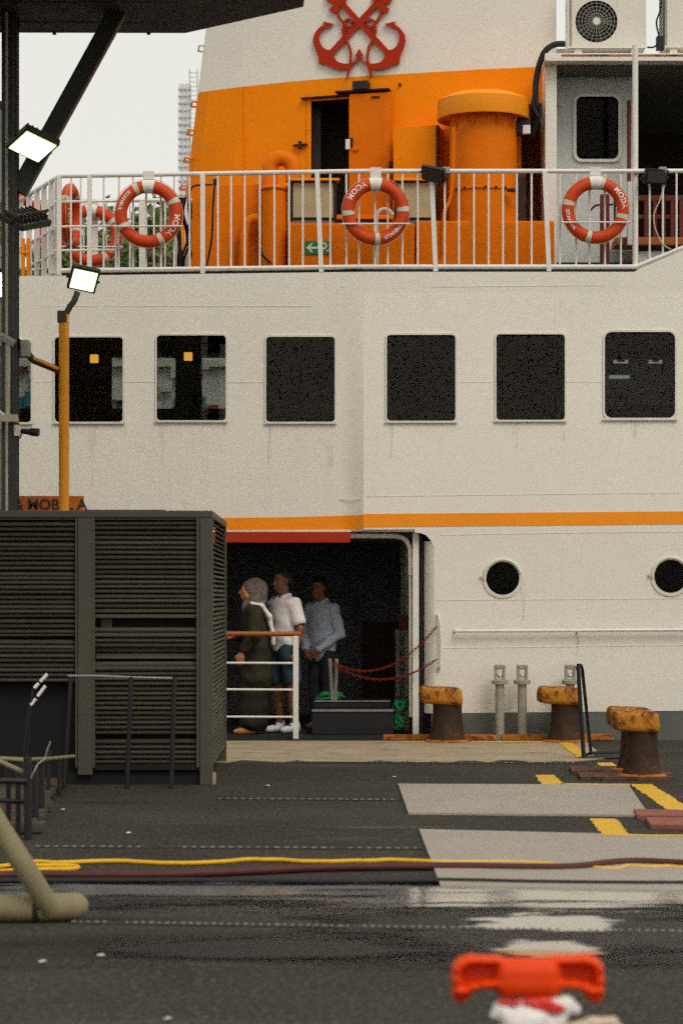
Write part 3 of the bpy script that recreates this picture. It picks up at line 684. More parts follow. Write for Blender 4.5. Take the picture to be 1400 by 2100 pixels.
for (px, Y, top) in ((815, 27.2, 1290), (834, 27.0, 1110), (826, 27.6, 1110)):
    mb = MB(); mb.tube([(X(px, Y), Y, .03), (X(px, Y), Y, Z(top, Y))], .026, 8); mb.build('deck_post', 'galv', ferry, smooth=True)
mb = MB(); mb.rbox(X(836, 27) - .1, X(836, 27) + .06, 26.9, 26.98, Z(1290, 27), Z(1262, 27), .01); mb.build('valve_box', 'red_brown', ferry)
mb = MB(); mb.box(X(742, 29), X(826, 29), 29, 29.2, .03, Z(1275, 29)); mb.build('inner_locker', 'dark_brown', ferry)
# low step in the doorway
mb = MB(); mb.rbox(X(640, 26.35), X(806, 26.35), 26.18, 26.75, .03, Z(1453, 26.2), .01); mb.rbox(X(645, 26.55), X(800, 26.55), 26.4, 26.9, Z(1453, 26.2), Z(1436, 26.4), .01)
st = mb.build('boarding_step', 'black_paint', ferry)
mb = MB(); mb.rbox(X(640, 26.35), X(806, 26.35), 26.165, 26.18, Z(1459, 26.2), Z(1455, 26.2), .002); mb.rbox(X(645, 26.4), X(800, 26.4), 26.385, 26.4, Z(1439, 26.4), Z(1436.5, 26.4), .002); mb.build('step_nosing', 'steel_grey', st)

# boarding barrier: wooden hand rail over three white bars
yb = 26.02
bar = thing('boarding_barrier', (X(600, yb), yb, 0), 'white three-bar barrier with a wooden hand rail in the ferry doorway', 'barrier')
MB().tube([(X(380, yb), yb, Z(1299, yb)), (X(616, yb), yb, Z(1300, yb))], .026, 10).build('hand_rail', 'hand_wood', bar, smooth=True)
MB().rbox(X(601, yb), X(612, yb), yb - .02, yb + .02, 0, Z(1304, yb), .006).build('post', 'white_rail', bar)
for py in (1360, 1414.5, 1470.5): MB().tube([(X(380, yb), yb, Z(py - 1, yb)), (X(602, yb), yb, Z(py, yb))], .0125, 8).build('bar', 'white_rail', bar, smooth=True)

# ------------------------------------------------ upper deck
ZD = 4.93
mb = MB(); mb.box(-9, 9, 26.5, 34, 4.78, ZD); mb.build('upper_deck', 'boot_grey', ferry)
mb = MB()
xs = [-2.78] + [X(p, Yl(p)) for p in (300, 500, 700)] + [X(745, 26.05), X(1305, 26.05)]; ys = [26.36] + [Yl(p) for p in (300, 500, 700)] + [26.05, 26.05]
for i in range(len(xs) - 1): mb.add([(xs[i], ys[i] + .03, 4.9), (xs[i + 1], ys[i + 1] + .03, 4.9), (xs[i + 1], ys[i + 1] + .03, 4.955), (xs[i], ys[i] + .03, 4.955), (xs[i], ys[i] + .5, 4.955), (xs[i + 1], ys[i + 1] + .5, 4.955)], [(0, 1, 2, 3), (3, 2, 5, 4)])
mb.build('shadow_strip', 'black_paint', ferry)  # black strip painted for the shadow gap below the bottom rail
rail = link(bpy.data.objects.new('deck_railing', None)); rail.parent = ferry; ORG[rail.name] = Vector((0, 26, 0))
def Yrail(px): return Yl(px) + .02 if px < 745 else 26.07
def RP(px, z): return Vector((X(px, Yrail(px)), Yrail(px), z))
ZT, ZB = 5.985, 4.975
knots = [122, 184, 416, 650, 745, 884, 1116, 1303]
MB().tube([RP(k, ZT) for k in knots] + [Vector((X(1900, 26.07), 26.07, ZT + .01))], .024, 8).build('top_rail', 'white_rail', rail, smooth=True)
MB().tube([RP(k, ZB) for k in knots if k >= 122] + [P(1400, 508, 26.07), P(1640, 450, 26.07)], .026, 8).build('bottom_rail', 'white_rail', rail, smooth=True)
for k in (122, 184, 416, 650, 884, 1116):
    lean = .015 if k > 600 else 0
    p, q = RP(k, ZB - .05), RP(k, ZT)
    mb = MB(); mb.tube([p + Vector((lean * 3, 0, 0)), q], .034, 4); mb.build('post', 'white_rail', rail)
bal = None
for a, b in zip(knots, knots[1:]):
    if a < 184 or (a, b) == (745, 884): continue
    if (a, b) == (650, 745): b = 884
    n = 8 if b < 1300 else 6
    for j in range(1, n):
        p = RP(a + (b - a) * j / n, ZB)
        if bal is None:
            bal = MB().tube([(0, 0, 0), (0, 0, ZT - ZB)], .011, 6).build('baluster', 'white_rail', smooth=True); bal.parent = rail; bal.location = p - Vector((0, 26, 0))
        else: dup(bal, rail, p - Vector((0, 26, 0)) + Vector((random.uniform(-.012, .012), 0, 0)))
for px in (1331, 1358, 1386, 1414):
    zb = np.interp(px, [1303, 1400, 1640], [4.975, Z(508, 26.07), Z(450, 26.07)])
    dup(bal, rail, Vector((X(px, 26.07), .07, zb)), scale=(1, 1, (ZT - zb) / (ZT - ZB)))
for px in (146, 166): dup(bal, rail, RP(px, ZB) - Vector((0, 26, 0)))
# slanting run at the left corner, and the far run
A0, A1 = Vector((X(122, 26.39), 26.39, 0)), Vector((X(50, 27.8), 27.8, 0)); A2 = A0 + (A1 - A0) * 1.7
for z, r in ((ZT, .024), (ZT - .28, .014), (ZT - .54, .014), (ZT - .8, .014), (ZB, .024)):
    MB().tube([A0 + Vector((0, 0, z)), A2 + Vector((0, 0, z))], r, 8).build('side_rail', 'white_rail', rail, smooth=True)
for t in (.05, .22, .42, .62, .85, 1.1, 1.35, 1.6):
    p = A0 + (A1 - A0) * t; MB().rbox(p.x - .03, p.x + .03, p.y - .02, p.y + .02, ZB - .05, ZT, .006).build('side_post', 'white_rail', rail)
for z in (5.71, 5.445, 5.19):
    MB().tube([RP(112, z), RP(184, z), RP(238, z)], .013, 6).build('rack_bar', 'white_rail', rail, smooth=True)
MB().tube([RP(238, 5.45), RP(238, ZB)], .012, 6).build('rack_bar', 'white_rail', rail, smooth=True)
yf = 28.0
for z, r in ((ZT, .024), (5.2, .016), (ZB, .024)):
    MB().tube([(X(60, yf), yf, z), (X(420, yf), yf, z)], r, 8).build('far_rail', 'white_rail', rail, smooth=True)
for px in (100, 195, 292, 385): MB().rbox(X(px, yf) - .036, X(px, yf) + .036, yf - .02, yf + .02, ZB - .05, ZT, .006).build('far_post', 'white_rail', rail)
for px in list(range(124, 190, 24)) + list(range(219, 290, 24)) + list(range(316, 380, 23)):
    dup(bal, rail, Vector((X(px, yf), 2.0, ZB)))

# ------------------------------------------------ funnel
fun = link(bpy.data.objects.new('funnel', None)); fun.parent = ferry; ORG[fun.name] = Vector((0, 26, 0))
FPX = [388, 410, 500, 620, 735, 850, 1000, 1140, 1260]; FPY = [28.85, 28.62, 28.30, 27.97, 27.75, 27.58, 27.36, 27.22, 27.1]
def Yf(px): return float(np.interp(px, FPX, FPY))
def edge(z): py = VY - (z - H) * F / 28.8; return 388 + (352 - py) * .128
def FN(px, z):                         # point of the funnel side at a picture column of the untapered side and a height
    e = edge(z); q = px + (e - 388) * max(0, 1 - (px - 388) / 212); Y = Yf(q); return Vector((X(q, Y), Y, z))
ZBND = 7.337; cols = [388, 394, 410, 440, 480, 540, 600, 638, 680, 715, 760, 820, 900, 1000, 1068, 1140]; ZREC = Z(214, 27.3)
def casing(name, mat, z0, z1, skip=None):
    mb = MB()
    def quad(p, q, a, b): mb.add([FN(p, a), FN(q, a), FN(q, b), FN(p, b)], [(0, 1, 2, 3)])
    zs = [z0 + (z1 - z0) * i / 4 for i in range(5)]
    for p, q in zip(cols, cols[1:]):
        if skip and skip[0] <= p < skip[1]: quad(p, q, skip[2], z1)
        elif skip and p >= 1068: quad(p, q, ZREC, z1)
        else:
            for a, b in zip(zs, zs[1:]): quad(p, q, a, b)
    back = [(0, 0), (-.02, .12), (.0, .3), (.1, .6), (.4, 1.2), (1.2, 2.2)]
    for (ax, ay), (bx, by) in zip(back, back[1:]):
        for a, b in zip(zs, zs[1:]):
            mb.add([FN(388, a) + Vector((ax, ay, 0)), FN(388, b) + Vector((ax, ay, 0)), FN(388, b) + Vector((bx, by, 0)), FN(388, a) + Vector((bx, by, 0))], [(0, 1, 2, 3)])
    return mb.build(name, mat, fun, smooth=True)
ZDT = Z(205, Yf(676))
a, b = FN(1068, ZD), FN(1140, ZD); mb = MB(); q1, q2 = a + Vector((0, 1.5, 0)), b + Vector((.4, 1.5, 0)); hz_ = Vector((0, 0, ZREC - ZD)); mb.add([a, q1, q2, b, a + hz_, q1 + hz_, q2 + hz_, b + hz_], [(0, 1, 5, 4), (1, 2, 6, 5), (4, 5, 6, 7)]); mb.build('side_recess', 'deck_orange', fun)
casing('lower_casing', 'deck_orange', ZD, ZBND, (638, 715, ZDT)); casing('upper_casing', 'hull_white', ZBND, 9.3)
a, b = FN(638, ZD), FN(715, ZD)
a += Vector((-.06, .02, 0)); b += Vector((.06, .02, 0))
mb = MB(); mb.add([a, a + Vector((-.1, 1.0, 0)), b + Vector((.3, 1.0, 0)), b] + [p + Vector((0, 0, ZDT - ZD + .05)) for p in (a, a + Vector((-.1, 1.0, 0)), b + Vector((.3, 1.0, 0)), b)], [(0, 1, 5, 4), (1, 2, 6, 5), (2, 3, 7, 6), (4, 5, 6, 7)])
mb.build('doorway_lining', 'dark_interior', fun)
mb = MB(); mb.rbox(X(640, 28.3), X(658, 28.3), 28.25, 28.35, ZD, Z(220, 28.3), .01); mb.build('doorway_pipe', 'pole_dark', fun)
def fbox(name, px0, py0, px1, py1, off, dep, mat, par=None, b=.008):
    c = (px0 + px1) / 2; Y0, Y1 = Yf(px0) - off, Yf(px1) - off; Ym = (Y0 + Y1) / 2
    A, B = P(px0, py1, Y0), P(px1, py1, Y1); A.z = B.z = Z(py1, Ym); h = Z(py0, Ym) - A.z
    d = (B - A); M = Matrix.Translation(A) @ Matrix.Rotation(math.atan2(d.y, d.x), 4, 'Z')
    mb = MB(); mb.rbox(0, d.length, 0, dep, 0, h, min(b, h * .3, dep * .3), M); return mb.build(name, mat, par or fun)
dl = fbox('door_leaf', 716, 191, 800, 560, .10, .05, 'shaded_orange')
fbox('door_handle', 716, 282, 722, 300, .13, .03, 'black_paint', dl); fbox('rag', 708, 285, 717, 306, .14, .03, 'letter_white', dl, .012); fbox('door_lock', 724, 303, 734, 309, .12, .02, 'shaded_orange', dl)
fbox('drip_strip', 616, 196, 716, 199.5, .06, .06, 'bollard_stem'); fbox('drip_strip', 686, 183, 796, 186.5, .13, .12, 'bollard_stem'); fbox('drip_strip', 760, 197, 778, 199.5, .12, .03, 'bollard_stem')
fbox('door_lamp', 722, 165, 752, 183, .15, .14, 'black_paint'); fbox('clamp', 600, 295, 628, 299, .05, .04, 'bollard_stem'); fbox('clamp', 611, 289, 616, 305, .06, .04, 'bollard_stem'); fbox('clamp', 816, 170, 821, 175, .04, .04, 'bollard_stem')
fbox('vent_box', 806, 258, 896, 560, .35, .4, 'deck_orange'); fbox('vent_rail', 893, 256, 899, 540, .4, .04, 'bollard_stem'); fbox('hinge', 797, 330, 806, 350, .14, .04, 'bollard_stem'); fbox('hinge', 796, 338, 812, 342, .15, .04, 'bollard_stem')
for i, py in enumerate((95, 210, 268, 325, 382)):
    px = 388 + (352 - py) * .128; mb = MB(); p = P(px + 4, py, 28.75); mb.tube([p, p + Vector((-.09, .01, .012)), p + Vector((-.12, .3, .012)), p + Vector((.04, .34, 0))], .012, 6); mb.build('rung', 'hull_white' if i == 0 else 'deck_orange', fun)
fbox('weld_seam', 402, 277, 634, 279, .006, .01, 'deck_orange', None, .001); fbox('weld_seam', 905, 262, 1060, 264, .006, .01, 'deck_orange', None, .001); fbox('weld_seam', 500, 176, 502, 370, .006, .01, 'deck_orange', None, .001)
# emblem: crossed anchors with ropes, cut from plate
def em(u, v):
    return (600 + u * .2143, v * .2143)
def empt(u, v, off):
    px, py = em(u, v); Y = Yf(px) - off; return P(px, py, Y)
EM = MB()
def em_poly(pts):
    for mir in (0, 1):
        q = [((1272 - u) if mir else u, v) for u, v in pts]; EM.plate([q], lambda u, v: empt(u, v, .05), lambda u, v: empt(u, v, .012))
def em_stroke(pts, w):
    sp = spline([(u, v, 0) for u, v in pts], 5) if len(pts) > 2 else [Vector((*p, 0)) for p in pts]
    L, Rr = [], []
    for i, p in enumerate(sp):
        t = (sp[min(i + 1, len(sp) - 1)] - sp[max(i - 1, 0)]).normalized(); nn = Vector((-t.y, t.x, 0)) * w / 2; L.append(p + nn); Rr.append(p - nn)
    em_poly([(p.x, p.y) for p in L] + [(p.x, p.y) for p in Rr[::-1]])
em_stroke([(860, -30), (372, 500)], 54); em_stroke([(368, 112), (500, -30)], 62); em_poly([(310, -30), (330, 18), (372, 34), (420, 30), (500, 20), (505, -30)])
def cr(pts): return [(p.x, p.y) for p in spline([(u, v, 0) for u, v in pts], 4)]
em_poly(cr([(312, 226), (255, 262), (205, 330), (195, 400), (215, 470), (243, 535), (250, 612)]) + cr([(300, 610), (380, 652), (450, 668), (530, 655), (598, 600), (640, 548)])[0:] + cr([(630, 532), (605, 572), (560, 602), (480, 606), (420, 582), (390, 530), (400, 495), (372, 478), (325, 474), (280, 440), (254, 370), (272, 296), (326, 250)]))
em_poly([(284, 203), (396, 228), (318, 270), (312, 238)]); em_poly([(636, 462), (636, 540), (594, 536)])
em_stroke([(430, 70), (440, 160), (486, 225), (478, 300), (512, 385), (548, 470), (556, 560), (545, 640), (522, 735)], 25)
for c, ro, ri in (((532, 220), 48, 27), ((586, 224), 26, 10), ((512, 296), 22, 9)):
    for mir in (0, 1):
        cu = 1272 - c[0] if mir else c[0]
        EM.plate([circ(cu, c[1], ro, 24), circ(cu, c[1], ri, 24)], lambda u, v: empt(u, v, .047), lambda u, v: empt(u, v, .015))
emb = EM.build('anchor_emblem', 'emblem_red', fun); emb['label'] = 'red emblem of two crossed anchors with ropes'

# ------------------------------------------------ orange deck fittings in front of the funnel
def dbox(name, px0, py0, px1, py1, Y, dep, mat, par=ferry, b=.02, base=None):
    z0 = base if base is not None else Z(py1, Y)
    return MB().rbox(X(px0, Y), X(px1, Y), Y, Y + dep, z0, Z(py0, Y), b).build(name, mat, par)
dbox('deck_locker', 592, 456, 850, 600, 26.62, .7, 'shaded_orange', base=ZD, b=.03); dbox('deck_locker', 852, 452, 1136, 600, 26.66, .6, 'shaded_orange', base=ZD, b=.03)
dbox('vent_trunk', 394, 377, 536, 600, 27.1, .5, 'shaded_orange', base=ZD, b=.015); dbox('vent_trunk', 470, 385, 590, 600, 27.16, .5, 'deck_orange', base=ZD)
for (a, b_) in ((592, 690), (808, 892)):
    fr = dbox('skylight', a, 366, b_, 452, 26.78, .12, 'black_paint', b=.01); dbox('screen', a + 9, 375, b_ - 7, 446, 26.765, .02, 'screen_beige', fr, .004); dbox('hood', a, 365, b_ + 6, 369.5, 26.70, .2, 'stripe_orange', fr, .004); dbox('ledge', a + 8, 452, b_ - 6, 458, 26.72, .1, 'boot_grey', fr, .004)
dbox('slot_shade', 700, 448, 800, 466, 26.72, .1, 'black_paint', b=.004); dbox('slot_rail', 690, 440, 806, 449, 26.7, .1, 'shaded_orange', b=.01)  # first box is solid; the slit's darkness is put into its black colour
g = lambda px, py, Y=27.0: P(px, py, Y)
mb = MB(); mb.tube([g(553, 600), g(553, 350)] + [g(577 - 24 * math.cos(R(a)), 348 - 24 * math.sin(R(a))) for a in range(10, 171, 16)] + [g(601, 352), g(602, 372)], .088, 14); mb.build('gooseneck_vent', 'shaded_orange', ferry, smooth=True)
mb = MB(); mb.tube([g(562, 600, 26.85), g(562, 392, 26.85)], .135, 16); mb.lathe([(.145, 0), (.16, .02), (.15, .05), (.02, .07)], g(562, 392, 26.85), 16); mb.build('vent_cowl', 'shaded_orange', ferry, smooth=True)
mb = MB(); mb.tube(spline([g(500, 600, 26.95), g(500, 500, 26.95), g(505, 462, 26.95), g(520, 448, 26.95), g(536, 455, 26.95), g(542, 480, 26.95)], 5), .055, 10); mb.build('gooseneck_vent', 'shaded_orange', ferry, smooth=True)
c = Vector((X(990, 27.0), 27.0, 0)); z0 = Z(232, 26.6); rC = 95 * 26.6 / F
mb = MB(); mb.lathe([(.37, ZD), (.37, Z(385, 26.6)), (.385, Z(384, 26.6)), (.385, Z(380, 26.6)), (.37, Z(379, 26.6)), (.365, z0 + .02)], c, 40); vt = mb.build('mushroom_vent_trunk', 'shaded_orange', ferry, smooth=True)
for k in range(9):
    a = R(200 + k * 17.5); p = c + Vector((.386 * math.cos(a), .386 * math.sin(a), Z(382, 26.6))); MB().rbox(p.x - .012, p.x + .012, p.y - .012, p.y + .012, p.z - .012, p.z + .012, .004).build('bolt_head', 'bollard_stem', vt)
for k in (215, 250, 290, 325):
    a = R(k); p = c + Vector((.44 * math.cos(a), .44 * math.sin(a), z0 - .03)); MB().tube([p + Vector((0, 0, .05)), c + Vector((.365 * math.cos(a), .365 * math.sin(a), z0 - .12))], .012, 6).build('cap_bracket', 'shaded_orange', vt)
mb = MB(); mb.lathe([(.30, z0 + .03), (rC - .02, z0 + .004), (rC, z0), (rC + .004, z0 + .012), (rC, z0 + .2), (rC - .03, z0 + .222), (rC * .75, z0 + .265), (rC * .4, z0 + .292), (.02, z0 + .3)], c, 48); mb.build('mushroom_vent_cap', 'stripe_orange', ferry, smooth=True)
dbox('side_box', 1050, 232, 1088, 272, 26.9, .2, 'black_paint', b=.01); dbox('side_lamp', 1071, 256, 1087, 274, 26.86, .06, 'letter_white', b=.01); dbox('recess_shade', 1050, 355, 1078, 460, 27.05, .1, 'bollard_stem', b=.01)  # last box is solid; the recess's shade is put into its colour
mb = MB(); mb.tube(spline([g(930, 260, 26.65), g(928, 360, 26.65), g(922, 410, 26.65), g(910, 440, 26.62), g(908, 520, 26.6)], 5), .02, 8); mb.build('drain_pipe', 'shaded_orange', ferry, smooth=True)
dbox('small_bracket', 1040, 386, 1062, 392, 26.6, .06, 'bollard_stem', b=.006)
mb = MB(); mb.tube([g(771, 470, 26.3), g(772, 448, 26.3)] + [g(788 - 16 * math.cos(R(a)), 444 - 15 * math.sin(R(a)), 26.3) for a in range(0, 171, 17)], .021, 8); mb.tube([g(771, 600, 26.3), g(771, 470, 26.3)], .03, 8); mb.build('vent_pipe', 'white_rail', ferry, smooth=True)
sg = dbox('escape_sign', 625, 494, 678, 521.5, 26.605, .012, 'sign_green', b=.003)
mb = MB(); ys = 26.60
def sgp(pts): mb.plate([pts], lambda u, v: P(u, v, ys), lambda u, v: P(u, v, ys + .008))
sgp([(628, 508), (640, 497), (641, 500), (636, 506), (652, 506), (652, 510), (636, 510), (641, 516), (640, 519)])
mb.plate([circ(663, 504, 7.5, 20), circ(663, 504, 4, 20)], lambda u, v: P(u, v, ys), lambda u, v: P(u, v, ys + .008)); sgp(circ(673, 502, 1.3, 8)); sgp([(668, 514), (675, 511), (675, 513), (669, 516)])
mb.build('pictogram', 'sign_cream', sg)
# hanging black hoses and cables at the funnel's corner
random.seed(5)
for i in range(7):
    x0 = 362 + i * 4.2; Y = 27.3 + i * .03; p = [P(x0 + random.uniform(-2, 2), 405, Y), P(x0 + random.uniform(-7, 7), 440, Y), P(x0 + random.uniform(-9, 9), 490, Y), P(x0 + random.uniform(-10, 10), 535, Y), P(x0 + random.uniform(-6, 6), 575, Y)]
    MB().tube(spline(p, 6), .014, 6).build('hanging_cable', 'black_rubber', ferry, smooth=True)
MB().tube(spline([P(388, 560, 26.9), P(391, 470, 26.9), P(386, 420, 26.9), P(392, 388, 26.9), P(404, 380, 26.9), P(436, 379, 26.9)], 6), .012, 6).build('hanging_cable', 'black_rubber', ferry, smooth=True)
MB().tube(spline([P(441, 372, 26.9), P(437, 420, 26.9), P(434, 490, 26.9), P(424, 545, 26.9)], 6), .012, 6).build('hanging_cable', 'black_rubber', ferry, smooth=True)
dbox('cable_clip', 437, 366, 446, 378, 26.88, .04, 'black_rubber', b=.006); MB().tube(spline([P(534, 515, 26.7), P(542, 528, 26.7), P(556, 540, 26.7)], 5), .013, 6).build('cable_end', 'black_rubber', ferry)

# ------------------------------------------------ deckhouse under the flat roof
yd = 27.45
mb = MB(); mb.rbox(X(1117, 26.9), X(1141, 26.9), 26.9, 27.5, ZD, Z(127, 26.9), .012); mb.build('deckhouse_fin', 'hull_white', ferry)
wn_ = (1181, 198, 1267, 326)
mb = MB(); mb.plate([[(1137, 610), (1296, 610), (1296, 100), (1137, 100)], rr(*wn_, 13, 5)], lambda u, v: P(u, v, yd), lambda u, v: P(u, v, yd + .05)); mb.build('deckhouse_wall', 'deckhouse_grey', ferry)
wo = MB().plate([rr(1175, 192, 1273, 332, 17, 6), rr(*wn_, 13, 6)], lambda u, v: P(u, v, yd - .03), lambda u, v: P(u, v, yd)).build('window', 'hull_white', ferry)
MB().plate([rr(1179, 196, 1269, 328, 14, 4)], lambda u, v: P(u, v, yd + .03), lambda u, v: P(u, v, yd + .04)).build('pane', 'port_glass', wo)
mb = MB(); mb.box(X(1296, yd), X(1296, yd) + .05, yd + .05, 31, ZD, 7.5); mb.box(X(1140, yd), X(1296, yd), 30, 30.05, ZD, 7.6); mb.box(X(1300, yd), 6, 30.9, 31, ZD, 7.6); mb.build('deckhouse_inner_wall', 'dark_brown', ferry)
ZR = Z(127, 26.75)
mb = MB(); mb.rbox(X(1117, 26.7), 7, 26.7, 31, ZR, ZR + .085, .012); mb.build('flat_roof', 'hull_white', ferry)
mb = MB(); mb.box(X(1145, 26.8), 7, 26.9, 30.9, ZR - .02, ZR - .001); mb.build('roof_underside', 'boot_grey', ferry)
mb = MB(); mb.box(X(1150, 26.7), 7, 26.695, 26.705, ZR + .05, ZR + .07); mb.build('rust_line', 'kerb_rust', ferry)
mb = MB(); mb.tube([(X(1301.5, 26.12), 26.12, 4.7), (X(1301.5, 26.12), 26.12, ZR + .04)], .032, 10); mb.build('roof_post', 'white_rail', ferry, smooth=True)
dbox('red_pipe', 1285, 205, 1293, 380, 27.2, .04, 'red_brown', b=.012); dbox('bench_post', 1231, 398, 1249, 600, 26.7, .1, 'red_brown', base=ZD, b=.01); dbox('bench_post', 1258, 400, 1262, 466, 26.75, .05, 'black_paint', b=.004)
dbox('door_sill', 1140, 538, 1300, 600, 27.40, .04, 'black_paint', base=ZD, b=.004)
for py0, py1, Y, mt in ((486, 502, 27.0, 'bench_wood'), (400, 412, 27.5, 'red_brown'), (440, 449, 27.5, 'red_brown')):
    mb = MB(); mb.rbox(X(1262, Y), X(1900, Y), Y, Y + (.4 if Y == 27.0 else .06), Z(py1, Y), Z(py0, Y), .012); mb.build('deck_bench', mt, ferry)
for px in range(1320, 1480, 18): dbox('bench_slat', px, 412, px + 8, 488, 27.48, .04, 'red_brown', b=.006)
dbox('white_box', 1286, 372, 1296, 502, 26.9, .1, 'deckhouse_grey', b=.01); dbox('deckhouse_skirt', 1300, 515, 1900, 600, 27.1, .1, 'deckhouse_grey', base=ZD, b=.01)
mb = MB(); mb.tube(spline([P(1209, 432, 26.9), P(1222, 421, 26.9), P(1240, 421, 26.9), P(1256, 419, 26.9)], 4), .012, 6); mb.build('door_handle', 'bollard_stem', ferry)
mb = MB(); mb.tube(spline([P(1158, 90, 26.85), P(1135, 92, 26.85), P(1115, 108, 26.85), P(1102, 145, 26.88), P(1097, 190, 26.9), P(1101, 235, 26.92), P(1096, 262, 26.95), P(1088, 282, 27)], 6), .034, 10)
mb.tube(spline([P(1098, 178, 26.85), P(1092, 215, 26.85), P(1106, 240, 26.85), P(1108, 212, 26.85)], 5), .02, 8); mb.build('roof_cable', 'black_rubber', ferry, smooth=True)
mb = MB(); mb.tube(spline([P(1362, 380, 26.1), P(1352, 410, 26.05), P(1340, 440, 26.05), P(1343, 470, 26.05), P(1358, 500, 26.05), P(1374, 511, 26.03)], 6), .007, 6); mb.build('thin_rope', 'rope_pale', ferry)

# ================================================================== LIFEBUOYS
RM, RN = .292, .066
def lifebuoy(c, rot, yaw, label, strap_top=None, scale=1.0):
    """c: centre, facing the quay (-y) before yaw"""
    t = thing('lifebuoy', c, label, 'lifebuoy', 'orange lifebuoys along the deck rails'); t.rotation_euler = (0, 0, R(yaw)); t.scale = (scale,) * 3
    ORG[t.name] = Vector((0, 0, 0))
    def tp(a, rad, y): return Vector((rad * math.cos(a), y, rad * math.sin(a)))
    mb = MB(); vs = []; fs = []; n, m = 56, 16
    for i in range(n):
        a = 2 * math.pi * i / n
        for k in range(m):
            b = 2 * math.pi * k / m; vs.append(tp(a, RM + RN * math.cos(b), RN * .9 * math.sin(b)))
    for i in range(n):
        for k in range(m): fs.append((i * m + k, i * m + (k + 1) % m, ((i + 1) % n) * m + (k + 1) % m, ((i + 1) % n) * m + k))
    mb.add(vs, fs); mb.build('float_ring', 'ring_red', t, smooth='all')
    def band(a0, half, mat, name, lift, full=True):
        mb = MB(); vs = []; fs = []; s = 4
        for i in range(s + 1):
            a = a0 - half + 2 * half * i / s
            for k in range(m):
                b = 2 * math.pi * k / m; q = RN + lift; vs.append(tp(a, RM + q * math.cos(b), q * .9 * math.sin(b)))
        for i in range(s):
            for k in range(m): fs.append((i * m + k, i * m + (k + 1) % m, (i + 1) * m + (k + 1) % m, (i + 1) * m + k))
        mb.add(vs, fs); return mb.build(name, mat, t, smooth='all')
    r0 = R(rot)
    for a in (180, -90, 0, 90): band(R(a) + r0 + R(4), .085, 'tape_cream', 'tape_band', .0025)
    if strap_top is not None:
        band(R(90), .20, 'strap_white', 'strap', .007)
        MB().rbox(-.058, .058, -.012, .01, RM + RN * .8, strap_top, .004).build('strap', 'strap_white', t)
    def letters(s, size, a0, ccw):
        v2, f2 = text_flat(s, size); mb = MB(); out = []
        for u, v in v2:
            if ccw: a = a0 + u / RM; rad = RM + .012 - v
            else: a = a0 - u / RM; rad = RM + .012 + v
            d = rad - RM; out.append(tp(a, rad, -.9 * math.sqrt(max(RN * RN - d * d, 0)) - .0025))
        mb.add(out, f2); mb.build('lettering', 'letter_white', t)
    letters('MODA', .080, R(133) + r0, False); letters('ISTANBUL', .050, R(-50) + r0, True)
    pts = []
    for i in range(48):
        a = 2 * math.pi * i / 48; sag = abs(math.sin(2 * (a - r0))) ; pts.append(tp(a, RM + RN + .003 + .007 * sag, -.012 - .012 * sag))
    MB().tube(pts, .0035, 5, True).build('grab_line', 'rope_pale', t)
    if strap_top is not None:
        mb = MB(); mb.tube([(-RM - RN - .01, .02, -.14), (-RM - RN - .005, -.075, -.14), (RM + RN + .005, -.075, -.138), (RM + RN + .01, .02, -.14)], .0085, 6); mb.build('rack_wire', 'white_rail', t)
    return t
for (px, py, rot, lab, sc) in ((305, 439, -158, 'orange lifebuoy on the front rail beside the hanging black hoses, left of the funnel', 1.0),
                           (770, 434, 0, 'orange lifebuoy on the front rail in front of the orange funnel', .985),
                           (1220, 431, -108, 'orange lifebuoy on the front rail below the deckhouse window', .985)):
    Y = Yrail(px) - .10; c = P(px, py, Y); lifebuoy(c, rot, 0, lab, (ZT + .02 - c.z) / sc, sc)
lifebuoy(P(188, 483, 27.9), 30, 4, 'orange lifebuoy on the far rail with green trees behind its hole', .42, .97)
lifebuoy(P(146, 444, 26.9), 60, 83, 'orange lifebuoy seen edge-on at the corner of the deck rail')
lifebuoy(P(46, 462, 28.1), 20, 35, 'orange lifebuoy partly hidden behind the black canopy column', None)

